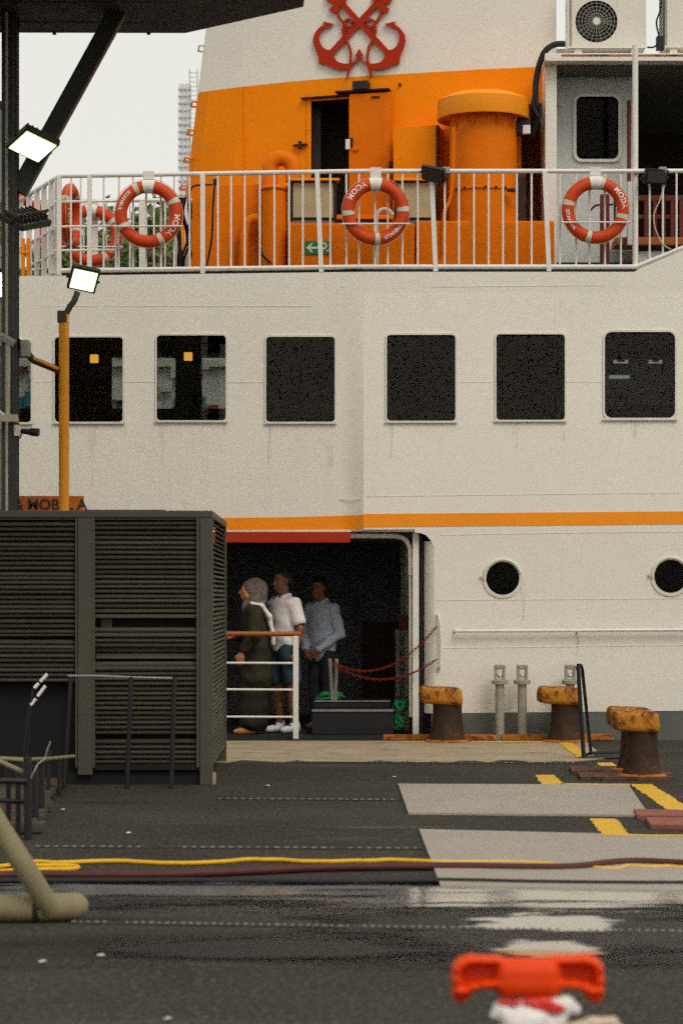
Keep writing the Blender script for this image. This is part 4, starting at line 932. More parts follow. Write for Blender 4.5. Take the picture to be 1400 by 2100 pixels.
# ================================================================== AIR CONDITIONERS ON THE ROOF
def ac_unit(x0, x1, py0, py1, Y, lab, fan=None):
    t = thing('air_conditioner', (X((x0 + x1) / 2, Y), Y, Z(py1, Y)), lab, 'air conditioner', 'air conditioners on the deckhouse roof')
    zb, zt = Z(py1 - 12, Y), Z(py0, Y); xa, xb = X(x0, Y), X(x1, Y)
    if fan:
        MB().plate([[(x0, py1 - 12), (x1, py1 - 12), (x1, py0), (x0, py0)], circ(*fan, 40)], lambda u, v: P(u, v, Y), lambda u, v: P(u, v, Y + .02)).build('front_panel', 'ac_cream', t)
        mb = MB(); mb.box(xa + .004, xb - .004, Y + .021, Y + .3, zb, zt)
        mb.f = [f for i, f in enumerate(mb.f) if i != 2]; mb.build('housing', 'ac_cream', t)
        c = P(fan[0], fan[1], Y); s = Y / F
        MB().lathe([(fan[2] * s, .0), (fan[2] * s, .12), (.01, .12)], c + Vector((0, .018, 0)), 40, 'y', False).build('fan_well', 'ac_dark', t)
        mb = MB()
        for k in range(3):
            a0 = k * 2.09; pts = []
            for (rr_, da, yy) in ((.04, 0, .05), (.2, -.25, .04), (.2, .55, .10), (.04, .6, .10)): pts.append(c + Vector((rr_ * math.cos(a0 + da), yy, rr_ * math.sin(a0 + da))))
            mb.add(pts, [(0, 1, 2, 3)])
        mb.build('fan_blade', 'ac_dark', t)
        mb = MB()
        for q in range(9, int(fan[2]), 7): mb.tube([c + Vector((q * s * math.cos(a * .2094), -.012, q * s * math.sin(a * .2094))) for a in range(30)], .0035, 4, True)
        for a in range(24): mb.tube([c + Vector((.03 * math.cos(a * .2618), -.012, .03 * math.sin(a * .2618))), c + Vector((fan[2] * s * math.cos(a * .2618), -.008, fan[2] * s * math.sin(a * .2618)))], .003, 4)
        mb.build('fan_grille', 'galv', t)
        MB().lathe([(.04, -.02), (.04, -.01), (.01, -.005)], c + Vector((0, 0, 0)), 16, 'y').build('fan_badge', 'ac_cream', t)
    else:
        mb = MB(); mb.rbox(xa, xb, Y, Y + .3, zb, zt, .01); mb.build('housing', 'ac_cream', t)
        mb = MB()
        for k in range(14): mb.box(xa - .004, xa + .002, Y + .02, Y + .28, zb + .05 + k * .04, zb + .07 + k * .04)
        mb.box(xa + .002, xa + .02, Y - .003, Y, zb, zt); mb.build('side_grille', 'ac_dark', t)
    for q in (xa + .08, xb - .16): MB().rbox(q, q + .08, Y + .02, Y + .28, Z(py1, Y), zb, .004).build('foot', 'ac_cream', t)
    mb = MB(); mb.rbox(xa + .02, xa + .045, Y - .006, Y - .001, zb + .03, zt, .001); mb.build('edge_trim', 'galv', t)
ac_unit(1163, 1324, -40, 111, 26.95, 'cream air conditioner with a round fan on the deckhouse roof', (1222, 44, 43))
ac_unit(1358, 1520, -40, 110, 26.9, 'cream air conditioner cut off by the right picture edge, on the deckhouse roof')
t = thing('junction_box', P(1352, 100, 26.9), 'small black junction box with cables between the two air conditioners', 'junction box')
MB().rbox(X(1346, 26.9), X(1361, 26.9), 26.9, 27, Z(101, 26.9), Z(73, 26.9), .008).build('box', 'black_rubber', t)
for p in ([(1346, 92), (1338, 97), (1326, 97)], [(1350, 73), (1345, 45), (1353, 20), (1356, -20)], [(1361, 82), (1372, 80), (1378, 92)]): MB().tube(spline([P(*q, 26.92) for q in p], 5), .01, 6).build('cable', 'black_rubber', t)

# ================================================================== FLOODLIGHTS
def floodlight(loc, rot, label, lit=True, w=.30, h=.22, name='floodlight', arm=None, mat='pole_dark'):
    t = thing(name, loc, label, 'floodlight', 'floodlights'); ORG[t.name] = Vector((0, 0, 0)); t.rotation_euler = tuple(R(a) for a in rot)
    # local: lens looks along -y
    MB().rbox(-w / 2, w / 2, -.02, .035, -h / 2, h / 2, .012).build('housing', mat, t)
    mb = MB()
    for k in range(7): mb.box(-w / 2 + .03 + k * (w - .06) / 6 - .005, -w / 2 + .03 + k * (w - .06) / 6 + .005, .035, .07, -h / 2 + .03, h / 2 - .03)
    mb.build('cooling_fins', mat, t)
    MB().rbox(-w / 2 + .02, w / 2 - .02, -.027, -.019, -h / 2 + .02, h / 2 - .02, .003).build('lens', 'lamp_white' if lit else 'ac_dark', t)
    MB().tube([(-w / 2 - .012, 0, 0), (-w / 2 - .012, .09, -.06), (w / 2 + .012, .09, -.06), (w / 2 + .012, 0, 0)], .010, 6).build('bracket', 'pole_dark', t)
    return t
M3 = Matrix(((.79, .046, .609), (.522, .469, -.71), (-.319, .88, .347)))
floodlight(P(68, 296, 19.9), tuple(math.degrees(a) for a in M3.to_euler()), 'lit white floodlight in front of the diagonal canopy brace', True, .32, .32)
floodlight(P(172, 572, 20.55), (38, 10, 14), 'lit white floodlight on top of the yellow pole', True, .24, .22)
floodlight(P(4, 582, 20.6), (30, 0, 20), 'lit floodlight half hidden behind the canopy column', True, .16, .26)
floodlight(P(52, 452, 19.9), (62, 14, -128), 'unlit dark floodlight turned away, clamped to the canopy column', False, .34, .27)
floodlight(P(888, 357, 25.98), (35, 14, -24), 'unlit black floodlight on the rail between the funnel lifebuoy and the mushroom vent', False, .26, .16, mat='black_paint')
floodlight(P(1344, 362, 25.98), (20, 0, 20), 'unlit black floodlight clamped to the rail right of the roof post', False, .26, .16, mat='black_paint')
for px in (912, 1355):
    t = thing('rail_clamp', P(px, 350, 26.0), 'steel clamp on the rail holding the black floodlight %s' % ('near the mushroom vent' if px < 1000 else 'right of the roof post'), 'clamp')
    p = P(px, 350, 26.02); MB().rbox(p.x - .03, p.x + .05, p.y - .05, p.y + .05, p.z - .035, p.z + .035, .012).build('jaw', 'galv', t); MB().rbox(p.x - .07, p.x - .01, p.y - .03, p.y + .03, p.z - .05, p.z + .02, .012).build('grip', 'black_paint', t)
Yb = 26.9
t = thing('orange_stand', P(50, 560, Yb), 'orange steel stand behind the black column on the upper deck', 'stand')
for a in (44, 55): MB().rbox(X(a, Yb), X(a + 7, Yb), Yb, Yb + .05, ZD, Z(488, Yb), .006).build('upright', 'deck_orange', t)
MB().rbox(X(36, Yb), X(62, Yb), Yb - .01, Yb, Z(520, Yb), Z(514, Yb), .004).build('crossbar', 'deck_orange', t)
for px in (40, 94): 
    o = MB().rbox(X(px - 12, 27.2), X(px + 12, 27.2), 27.2, 27.5, ZD, Z(550, 27.2), .02).build('deck_crate', 'sign_green', origin=P(px, 560, 27.2))
    tag(o, 'low dark green crate on deck %s' % ('beside the orange stand' if px == 40 else 'between the white corner posts'), 'crate', 'dark green crates on deck')

# ================================================================== CHAINS, ROPES IN THE DOORWAY
def chain(a, b, sag, label, n=26):
    a, b = Vector(a), Vector(b); t = thing('chain', a, label, 'chain', 'red chains across the ferry doorway'); k = None
    L = (b - a).length; step = L / n
    for i in range(n):
        f = (i + .5) / n; p = a.lerp(b, f) - Vector((0, 0, sag * 4 * f * (1 - f))); f2 = f + .02; d = (a.lerp(b, f2) - Vector((0, 0, sag * 4 * f2 * (1 - f2))) - p).normalized()
        rot = (d.to_track_quat('X', 'Z').to_matrix() @ Matrix.Rotation(R(90 * (i % 2) + 20), 3, 'X')).to_euler()
        if k is None:
            l = step * .78; w = .012
            k = MB().tube([(l * c_, w * s_, 0) for c_, s_ in [(math.cos(q * math.pi / 5), math.sin(q * math.pi / 5)) for q in range(10)]], .0042, 5, True).build('link', 'chain_red'); k.parent = t; k.location = p - a; k.rotation_euler = rot
        else: dup(k, t, p - a, rot)
chain(W(895, 1284, -.05), P(685, 1360, 26.3), .24, 'upper red chain from the white grab bar across the doorway', 34)
chain(W(894, 1352, -.05), P(685, 1364, 26.3), .18, 'lower red chain from the white grab bar across the doorway', 32)
t = thing('steel_stanchion', P(690, 1435, 26.9), 'worn steel stanchion standing on the step in front of the blue shirt', 'stanchion')
for (a, b) in ((676, 681), (690, 687)): MB().tube([P(a, 1352, 26.33), P(b, 1437, 26.45)], .02, 8).build('leg', 'galv', t, smooth=True)
random.seed(11)
def rope_pile(c, rx, rz, lab, n=5, ry=.12):
    pts = []
    for i in range(n * 7): a = i * .9; pts.append(Vector(c) + Vector((rx * math.cos(a) * random.uniform(.5, 1), ry * math.sin(a) * random.uniform(.4, 1), rz * random.random())))
    o = MB().tube(spline(pts, 4), .012, 6).build('rope_pile', 'rope_green', origin=Vector(c), smooth=True); tag(o, lab, 'rope', 'green ropes in the doorway')
rope_pile(P(677, 1434, 26.55), .17, .07, 'green rope heaped on the step below the blue shirt', 6); rope_pile(P(822, 1458, 26.3), .09, .12, 'green rope tangled at the foot of the doorway posts', 5, .08); rope_pile(P(818, 1495, 26.25), .05, .15, 'green rope end hanging down to the kerb below the doorway posts', 3, .04)

# ================================================================== QUAY FURNITURE
def bollard(c, label, s=1.0, yaw=0, name='bollard'):
    t = thing(name, c, label, 'bollard', 'rusty orange mooring bollards'); ORG[t.name] = Vector((0, 0, 0)); t.rotation_euler = (0, 0, R(yaw)); t.scale = (s, s, max(s, .97))
    prof = [(.19, .012), (.195, .03), (.178, .07), (.162, .14), (.150, .24), (.146, .34), (.150, .46)]
    MB().lathe(prof, (.05, 0, 0), 28).build('stem', 'bollard_stem', t, smooth=True)
    MB().lathe([(.24, 0), (.24, .015), (.2, .03), (.17, .03)], (.05, 0, 0), 28).build('base_flange', 'kerb_rust', t, smooth=True)
    bm = MB().rbox(-.235, .195, -.185, .185, .375, .555, .075, None, 5)
    rnd = random.Random(int(c[0] * 100))
    for i, v in enumerate(bm.v):
        if v.z < .46 and v.x < 0: v.z += .02 * (-v.x / .2)
        v.z -= .035 * (v.x - .02) if v.z > .5 else 0
        v.y *= 1 - .25 * max(0, -v.x / .24); v.x += .005 * math.sin(v.y * 31 + i * .1); v.z += .004 * math.sin(v.x * 43 + v.y * 27)
    bm.build('head', 'bollard_head', t, smooth='all'); return t
bollard((X(905, 25.62), 25.45, .0), 'rusty orange bollard beside the ferry doorway', 1.02)
bollard((X(1146, 25.62), 25.45, .0), 'rusty orange bollard in front of the third hull standpipe', 1.02)
YC = GY(1600)
bollard((X(1309, YC), YC + .12, .02), 'tall rusty orange bollard, nearer one of the pair on red base planks', .87)
bollard((X(1293, YC + .8), YC + .8, .02), 'rusty orange bollard mostly hidden behind its nearer twin', .87)
def planks(pts_list, mat, lab, name='base_plank'):
    for i, (q, l) in enumerate(zip(pts_list, lab)):
        mb = MB(); pl = [gxy(*p) for p in q]; mb.plate([pl], lambda u, v: Vector((u, v, .032)), lambda u, v: Vector((u, v, .002)))
        o = mb.build(name, mat); tag(o, l, 'plank', 'rusty base planks under bollards')
planks([[(1166, 1578), (1300, 1578), (1303, 1587), (1172, 1588)], [(1182, 1589.5), (1374, 1591), (1378, 1602), (1190, 1601)]], 'base_rust', ['short rusty plank behind the long one under the pair of bollards', 'long rusty plank under the nearer bollard of the pair'])
planks([[(1298, 1668), (1480, 1672), (1490, 1684), (1306, 1682)], [(1322, 1685), (1500, 1688), (1520, 1704), (1334, 1701)]], 'base_pink', ['far reddish plank at the right picture edge', 'near reddish plank at the right picture edge'])
def standpipe(px, label, Y=25.72):
    t = thing('standpipe', (X(px, Y), Y, 0), label, 'standpipe', 'standpipes along the hull'); ORG[t.name] = Vector((0, 0, 0))
    MB().tube([(0, 0, -.3), (0, 0, .60)], .047, 14).build('pipe', 'galv', t, smooth=True)
    MB().lathe([(.055, .585), (.085, .59), (.088, .625), (.06, .635)], (0, 0, 0), 18).build('flange', 'galv', t, smooth=True)
    mb = MB()
    for s in (-1, 1): mb.rbox(s * .042 - .013, s * .042 + .013, -.05, .05, .625, .775, .006)
    mb.rbox(-.055, .055, -.05, .05, .74, .79, .012); mb.build('fork', 'galv', t)
    mb = MB(); mb.lathe([(.001, -.03), (.022, -.022), (.031, 0), (.022, .022), (.001, .03)], (0, -.015, .68), 14); mb.build('roller_ball', 'hull_frame', t, smooth='all')
standpipe(1024, 'leftmost standpipe with a forked top against the hull'); standpipe(1070, 'middle standpipe with a forked top against the hull'); standpipe(1168, 'standpipe behind the bollard and black frame')
YF = GY(1556)
t = thing('folding_frame', (X(1194, YF), YF, 0), 'thin black folding steel frame standing beside the pair of bollards', 'frame')
def tb(name, pts, r, m='black_paint', par=None): return MB().tube(pts, r, 8).build(name, m, par or t, smooth=True)
tb('upright', [P(1196, 1553, YF), P(1185, 1375, YF), P(1183, 1366, YF)], .02); tb('upright', [P(1211, 1548, YF + .25), P(1193, 1372, YF + .1), P(1190, 1364, YF + .05), P(1184, 1364, YF)], .016)
tb('foot_bar', [P(1186, 1556, YF), P(1262, 1553, YF), P(1300, 1551, YF)], .02); tb('foot_bar', [P(1196, 1549, YF + .2), P(1215, 1544, YF + .3), P(1300, 1542, YF + .3)], .016); tb('foot_bar', [P(1216, 1549, YF + .15), P(1300, 1547, YF + .15)], .012)
# hoses
def hose(pts, r, mat, lab, name='hose', sub=8, z=None):
    P3 = [Vector((*gxy(px, py, r), r)) for px, py in pts]; o = MB().tube(spline(P3, sub), r, 10).build(name, mat, origin=P3[0], smooth='all'); tag(o, lab, 'hose', 'hoses lying on the quay'); return o
random.seed(21)
yel = [(52, 1775), (152, 1776), (148, 1782), (80, 1783), (20, 1786), (-60, 1790), (-300, 1792), (-600, 1790)]
yl2 = [(-600, 1784), (-300, 1785), (-40, 1779), (40, 1772), (75, 1767)] + [(px, 1768 + 2.2 * math.sin(px * .021) + random.uniform(-.8, .8) - (px > 500) * 3 + (px > 800) * (px - 800) * .03) for px in range(110, 920, 36)] + [(940, 1768), (1060, 1768), (1160, 1775)]
yl2 = yl2 + [(1260, 1782), (1285, 1776), (1330, 1779), (1370, 1777), (1430, 1780), (1700, 1776), (2000, 1780)]
hose(yl2, .0125, 'hose_yellow', 'long thin yellow hose winding across the quay'); hose(yel, .0125, 'hose_yellow', 'short bent end of yellow hose beside the fat beige hose')
hose([(-600, 1797), (-300, 1793), (-60, 1795), (60, 1793), (200, 1794), (350, 1793), (500, 1787), (650, 1780), (800, 1777), (950, 1777), (1080, 1779), (1180, 1778), (1240, 1771), (1300, 1767), (1380, 1770), (1480, 1775), (1750, 1780), (2050, 1776)], .023, 'hose_maroon', 'thick maroon hose running the width of the quay')
hose([(-600, 1805), (-60, 1806), (200, 1806), (450, 1806), (700, 1808), (900, 1806), (1100, 1810), (1300, 1812), (1480, 1812), (2050, 1813)], .016, 'black_rubber', 'thin black cable in front of the maroon hose', 'cable')
# fat ribbed beige hose at the left
def ribbed(pts, r, rib, name, lab=None, par=None, org_=None):
    sp = spline(pts, 30); rs = [r * (1 + rib * math.sin(i * 1.6)) for i in range(len(sp))]
    d_ = (sp[-1] - sp[-4]).normalized(); e_ = sp[-1]
    for k in range(1, 9): a = k / 8 * math.pi / 2; sp.append(e_ + d_ * r * 1.1 * math.sin(a)); rs.append(max(r * math.cos(a), .002))
    return MB().tube(sp, r, 18, rs=rs).build(name, 'hose_beige', par, smooth='all')
Yh = GY(1890); s_ = Yh / F
t = thing('fat_hose', GP(60, 1890), 'fat ribbed beige hose resting on the asphalt at the left edge', 'hose')
ribbed([Vector((X(-620, Yh), Yh + .1, .062)), Vector((X(-300, Yh), Yh + .05, .062)), Vector((X(0, Yh), Yh, .062)), Vector((X(90, Yh), Yh, .064)), Vector((X(150, Yh), Yh + .02, .068))], .064, .025, 'lying_length', par=t)
ribbed([P(-420, 1240, Yh - .1), P(-260, 1330, Yh - .1), P(-60, 1605, Yh - .1), P(0, 1697, Yh - .1), P(50, 1776, Yh - .1), P(88, 1838, Yh - .06), P(104, 1864, Yh - .02)], .05, .012, 'leaning_length', par=t)
MB().tube([Vector((X(80, Yh), Yh, .064)) + Vector((.01 * math.cos(a), .07 * math.cos(a * 1.0), .07 * math.sin(a))) for a in [k * .35 for k in range(18)]], .012, 6, True).build('strap', 'black_rubber', t)

# red delineator head with a plastic bag tied under it
Yd = 6.5; s_ = Yd / F
t = thing('delineator_post', (X(1082, Yd), Yd, 0), 'red plastic post head with two grip holes at the bottom of the picture', 'post'); ORG[t.name] = Vector((0, 0, 0))
def q(px, py, y=0.0): return ((px - 1082) * s_, y, Z(py, Yd))
pr = [cap(q(1040, y_), .033, q(1124, y_ + d_), .033, (1, 1.25, 1)) for y_, d_ in ((1990, 0), (2004, 0), (2016, 1), (2022, 0))]
for m in (1, -1):
    def e(px, py, y=0.0): return q(1082 + m * (px - 1082), py, y)
    ring = [(1022, 1969), (964, 1968), (946, 1974), (938, 1986), (936, 2008), (938, 2030), (953, 2030), (968, 2022), (990, 2017), (1018, 2017)]
    for a, b in zip(ring, ring[1:]): pr.append(cap(e(*a), .0112, e(*b), .0112, (1, 2.8, 1)))
    pr += [cap(e(940, 2030), .0155, e(942, 2046), .013), cap(e(942, 2046), .013, e(958, 2044), .008), cap(e(941, 2034), .015, e(968, 2026), .012)]
    pr += [cap(e(956, 1995, .026), .02, e(1016, 1992, .026), .025, (1, .2, 1)), cap(e(958, 2006, .026), .02, e(1016, 2004, .026), .025, (1, .2, 1))]
organic_obj('grip_head', pr, 'plastic_red', t, .004, .012)
MB().lathe([(.12, 0), (.12, .03), (.06, .05), (.045, .07), (.04, .40)], (0, 0, 0), 24).build('post', 'plastic_red', t, smooth=True)
b_ = thing('plastic_bag', (X(1082, Yd), Yd, Z(2055, Yd)), 'crumpled white and red plastic bag tied under the red post head', 'plastic bag'); ORG[b_.name] = Vector((X(1082, Yd), Yd, 0))
b_.location = (X(1082, Yd), Yd, 0)
def bq(px, py, y=0.0): return Vector(q(px, py, y)) + Vector((X(1082, Yd), Yd, 0))
organic_obj('bag_body', [cap(bq(1025, 2062, -.03), .018, bq(1050, 2090, -.03), .03), cap(bq(1060, 2075, -.03), .02, bq(1100, 2085, -.03), .03), cap(bq(1110, 2060, -.03), .016, bq(1160, 2056, -.02), .022), cap(bq(1160, 2058, -.02), .024, bq(1180, 2066, -.02), .014), cap(bq(1150, 2070, -.02), .022, bq(1130, 2100, -.02), .03), cap(bq(1080, 2100, 0), .07, bq(1090, 2180, 0), .08), cap(bq(1060, 2052, -.035), .006, bq(1048, 2110, -.06), .007), cap(bq(1020, 2058, -.03), .012, bq(1014, 2075, -.03), .014)], 'bag_white', b_, .004, .012, wob=.0022)
organic_obj('red_print', [cap(bq(1022, 2050, -.042), .008, bq(1060, 2052, -.045), .006), cap(bq(1075, 2050, -.045), .009, bq(1120, 2048, -.045), .010), cap(bq(1110, 2050, -.045), .012, bq(1150, 2062, -.05), .008), cap(bq(1090, 2058, -.05), .008, bq(1140, 2070, -.05), .006)], 'bag_red', b_, .0035, .008, wob=.0012)
organic_obj('bag_tail', [cap(bq(1160, 2106, -.06), .02, bq(1210, 2092, -.06), .018), cap(bq(1210, 2092, -.06), .018, bq(1250, 2086, -.06), .012), cap(bq(1250, 2092, -.06), .012, bq(1290, 2130, -.06), .02)], 'bag_beige', b_, .005, .015, wob=.001)
# scraps on the asphalt
random.seed(9)
for i, (px, py, m, lab) in enumerate(((130, 1659, 'litter_white', 'pale paper scrap near the slatted ramp'), (264, 1706, 'litter_white', 'pale thin scrap on the open asphalt behind the yellow hose'), (208, 1957, 'litter_white', 'pale scrap left of the long dark stain'), (88, 1970, 'litter_white', 'tiny pale scrap near the left edge in the foreground'), (345, 2087, 'litter_white', 'pale scrap at the bottom of the picture'), (808, 1592, 'litter_white', 'white scrap behind the shorter steel sheet'), (550, 1610, 'litter_white', 'white crumb near the louvred cabin corner'), (224, 1596, 'leaf_orange', 'orange dry leaf under the louvred cabin'), (110, 1592, 'leaf_orange', 'orange dry leaf beside the black posts'))):
    g0 = GP(px, py, .01); w = .014 + .012 * random.random(); mb = MB(); n = 7
    ring = [(g0.x + w * math.cos(k * 6.283 / n) * random.uniform(.6, 1.2), g0.y + w * 1.4 * math.sin(k * 6.283 / n) * random.uniform(.6, 1.2), .005 + .006 * random.random()) for k in range(n)]
    mb.add(ring + [(g0.x, g0.y, .013)], [(k, (k + 1) % n, n) for k in range(n)]); o = mb.build('scrap', m, origin=Vector((g0.x, g0.y, 0))); tag(o, lab, 'litter', 'scraps on the asphalt')

# ================================================================== LOUVRED CABIN
YC0, YC1, XR = 19.65, 22.55, X(436, 19.65)
cab = thing('louvred_cabin', (X(200, YC0), YC0, 0), 'dark green grey cabin of horizontal louvre slats on the quay', 'cabin')
XL = -4.2; ZC = Z(1047, YC0); cz = lambda py: Z(py, YC0); cx = lambda px: X(px, YC0)
o0 = org(cab)
MB().rbox(XL, XR, YC0, YC1, ZC - .055, ZC, .008).build('roof_cap', 'cabin_edge', cab)
for a, b, z0 in ((410, 436, 0), (160, 190, .08)): MB().rbox(cx(a), cx(b), YC0 + .004, YC0 + .1, z0, ZC - .057, .006).build('corner_post' if a == 410 else 'mullion', 'cabin_edge', cab)
MB().rbox(XR - .1, XR, YC1 - .1, YC1, 0, ZC - .057, .006).build('corner_post', 'cabin_edge', cab)
for a, b in ((403, 409), (190, 195), (155, 159)): MB().rbox(cx(a), cx(b), YC0 + .0, YC0 + .05, .14, ZC - .057, .003).build('jamb_strip', 'cabin_edge', cab)
MB().rbox(XL, cx(410), YC0 + .02, YC0 + .09, cz(1066), ZC - .057, .004).build('head_rail', 'cabin_edge', cab)
MB().rbox(cx(190), cx(410), YC0 + .02, YC0 + .09, cz(1580), cz(1568), .004).build('sill_rail', 'cabin_dark', cab)
mb = MB(); mb.box(XL, XR - .12, YC0 + .16, YC0 + .18, .0, ZC - .06); mb.box(XL, XR - .14, YC0 + .16, YC1 - .1, .02, .05)
mb.f = mb.f; mb.build('shade_lining', 'cabin_dark', cab)  # near-black sheets added to give the shade behind the slats
mb = MB(); mb.box(XR - .14, XR - .12, YC0 + .12, YC1 - .1, .1, ZC - .06); mb.build('shade_lining', 'cabin_dark', cab)
MB().box(XL, cx(410), YC0 + .06, YC0 + .14, .0, .10).build('shadow_plinth', 'cabin_dark', cab)  # near-black strip added to deepen the shadow under the cabin
def slat_mesh(L, name='slat', axis='x'):
    # one bent louvre blade: sloping face, rolled lower lip
    prof = [(.0, .0), (-.004, .005), (-.006, .012), (.030, .034), (.034, .032), (.004, .010), (.006, .002)]
    mb = MB(); n = len(prof); vs = []
    for u in (0, L):
        for (y, z) in prof: vs.append((u, y, z) if axis == 'x' else (-y, u, z))
    mb.add(vs, [(i, (i + 1) % n, n + (i + 1) % n, n + i) for i in range(n)] + [tuple(range(n)), tuple(range(n, 2 * n))])
    return mb.build(name, 'cabin_green')
pitch = .0388
LS, RS, SS = slat_mesh(cx(155) - XL), slat_mesh(cx(403) - cx(195)), slat_mesh(YC1 - YC0 - .22, 'side_slat', 'y')
def place(proto, first, p, j=0.0, side=False):
    a = random.uniform(-.06, .06) + j; loc = Vector(p) - o0; rot = (0, a, 0) if side else (a, random.choice((0, 0, 0, 0, .004, -.005)) if j == 0 else 0, random.uniform(-.003, .003)); loc.z += random.uniform(-.0025, .0025)
    if first: proto.parent = cab; proto.location = loc; proto.rotation_euler = rot
    else: dup(proto, cab, loc, rot)
random.seed(4)
k = 0; py = 1398
while py > 1068: place(LS, k == 0, (XL, YC0 + .03, cz(py))); k += 1; py -= 10.0
k = 0; py = 1566
while py > 1070:
    if not (1262 < py < 1296 or 1328 < py < 1366 or 1508 < py < 1518): place(RS, k == 0, (cx(195), YC0 + .03, cz(py))); k += 1
    py -= 10.0
for py, z in ((1262, 0), (1300, 0), (1368, 0)): MB().rbox(cx(195), cx(403), YC0 + .02, YC0 + .04, cz(py + 5), cz(py - 2), .002).build('torn_edge', 'cabin_edge', cab)
for py in (1338, 1352): place(RS, False, (cx(195), YC0 + .10, cz(py)), .7)
MB().rbox(cx(205), cx(228), YC0 + .1, YC0 + .12, cz(1300), cz(1262), .002).build('inner_batten', 'cabin_green', cab)
k = 0; z = .14
while z < ZC - .09: place(SS, k == 0, (XR - .012, YC0 + .11, z), 0, True); k += 1; z += pitch
MB().rbox(XR - .03, XR + .02, YC0 + .02, YC0 + .2, 0, .09, .01).build('corner_foot', 'concrete_tan', cab)

# thin black barrier and the ramp in front of the cabin
Y1 = 19.25
t = thing('black_guard_rail', (X(265, Y1), Y1, 0), 'thin black guard rail standing in front of the louvred cabin', 'guard rail')
tb('top_bar', [P(140, 1386, Y1), P(200, 1386, Y1), P(270, 1389, Y1), P(362, 1391, Y1)], .009, 'steel_grey')
for a, b in ((269, 261), (358, 351), (146, 132)): tb('post', [P(a, 1388, Y1), Vector((X(b, Y1), Y1, 0))], .018)
t = thing('slatted_ramp', (-2.6, 17.4, 0), 'timber slat ramp with gaps on the asphalt at the left edge', 'ramp')
rs_ = None; y = 15.55; random.seed(2)
while y < 19.3:
    x1 = -1.78 - (y - 15.5) * .075 + random.uniform(-.03, .03)
    mb = MB(); mb.rbox(-4.4, x1, y, y + .17, .03, .065 + random.uniform(0, .01), .008); mb.build('ramp_slat', 'cabin_green' if random.random() < .7 else 'base_rust', t); y += .31
for xx in (-3.6, -2.2): MB().box(xx, xx + .08, 15.55, 19.3, .002, .03).build('bearer', 'cabin_dark', t)
t = thing('black_railing', (X(60, 15.4), 15.4, 0), 'low black railing of three posts beside the slatted ramp', 'railing')
for px, py, tp_ in ((58, 1722, 1552), (72, 1700, 1560), (85, 1676, 1562)):
    Y = GY(py); tb('post', [Vector((X(px, Y), Y, 0)), P(px - 1, tp_, Y)], .026)
tb('cross_bar', [P(-40, 1552, 15.4), P(56, 1558, 15.4), P(100, 1556, 17), P(152, 1551, 18.6)], .013, 'hose_beige'); tb('cross_bar', [P(-40, 1545, 15.3), P(10, 1566, 15.3), P(57, 1588, 15.3)], .016, 'hose_beige'); tb('cross_bar', [P(-40, 1600, 15.2), P(56, 1602, 15.2)], .02)
for px, py, tp_ in ((18, 1712, 1575), (38, 1716, 1566), (100, 1640, 1540), (122, 1632, 1548)):
    Y = GY(py); tb('post', [Vector((X(px, Y), Y, 0)), P(px, tp_, Y)], .017)
tb('cross_bar', [P(-40, 1640, 15.3), P(57, 1644, 15.35)], .014); tb('cross_bar', [P(57, 1575, 15.4), P(100, 1560, 18.2), P(125, 1552, 18.6)], .014)
tb('thin_wire', spline([P(64, 1596, 15.2), P(74, 1575, 15.2), P(80, 1565, 15.3), P(92, 1556, 15.4), P(97, 1540, 15.4), P(104, 1520, 15.4)], 5), .005, 'steel_grey')
t = thing('taped_rod', (X(85, 18.8), 18.8, 0), 'pair of leaning black rods with white reflective tape before the dark cabin opening', 'rod')
for (a, b, c, d) in ((64, 1446, 94, 1406), (71, 1411, 98, 1382)):
    A, B = P(a, b, 18.8), P(c, d, 18.8); u = B - A
    tb('rod', [Vector((A.x - u.x * .3 - .05, 18.8, 0)), A - u * .1, B + u * .05], .011)
    for f0, f1 in ((.0, .34), (.46, 1.0)): tb('tape', [A + u * f0, A + u * f1], .0135, 'letter_white')

# ================================================================== CANOPY WITH COLUMN AND BRACE
Yc = 20.35
t = thing('pier_canopy', (X(22, Yc), Yc, 0), 'dark steel pier canopy on a black column with a diagonal brace', 'canopy')
ZS = Z(66, 21.0)
x0, x1 = X(6, Yc), X(38, Yc)
mb = MB(); mb.rbox(x0, x1, Yc - .07, Yc - .055, 0, ZS, .003); mb.rbox(x0, x1, Yc + .055, Yc + .07, 0, ZS, .003); mb.box((x0 + x1) / 2 - .008, (x0 + x1) / 2 + .008, Yc - .056, Yc + .056, 0, ZS); mb.build('column', 'column_black', t)
MB().tube([(x0 + .045, Yc - .085, 0), (x0 + .045, Yc - .085, ZS)], .012, 8).build('conduit', 'window_frame_beige', t); MB().tube([(x1 - .03, Yc - .08, 0), (x1 - .03, Yc - .08, ZS)], .008, 6).build('conduit', 'column_black', t)
a, b = P(38, 395, Yc), P(222, 60, Yc); d = (b - a); M = Matrix.Translation(a) @ Matrix.Rotation(-math.atan2(d.z, d.x), 4, 'Y')
MB().rbox(0, d.length + .2, -.06, .06, -.072, .072, .012, M).build('brace', 'brace_green', t)
prof = [(-400, 66), (380, 68), (622, 14), (628, -40), (628, -160), (-400, -160)]
mb = MB()
def cp(px, py, Y): p = P(px, py, 21.0); return Vector((p.x, Y, p.z))
n = len(prof); vs = [cp(*p, 21.0) for p in prof] + [cp(*p, 15.5) for p in prof]
mb.add(vs, [tuple(range(n)), tuple(range(n, 2 * n))] + [(i, (i + 1) % n, n + (i + 1) % n, n + i) for i in range(n)]); mb.build('roof_slab', 'canopy_dark', t)
for yy in (20.6, 19.9, 19.2, 18.5, 17.8):
    MB().box(X(-300, 21), X(380, 21), yy, yy + .08, ZS - .01, ZS + .03).build('purlin', 'canopy_dark', t)
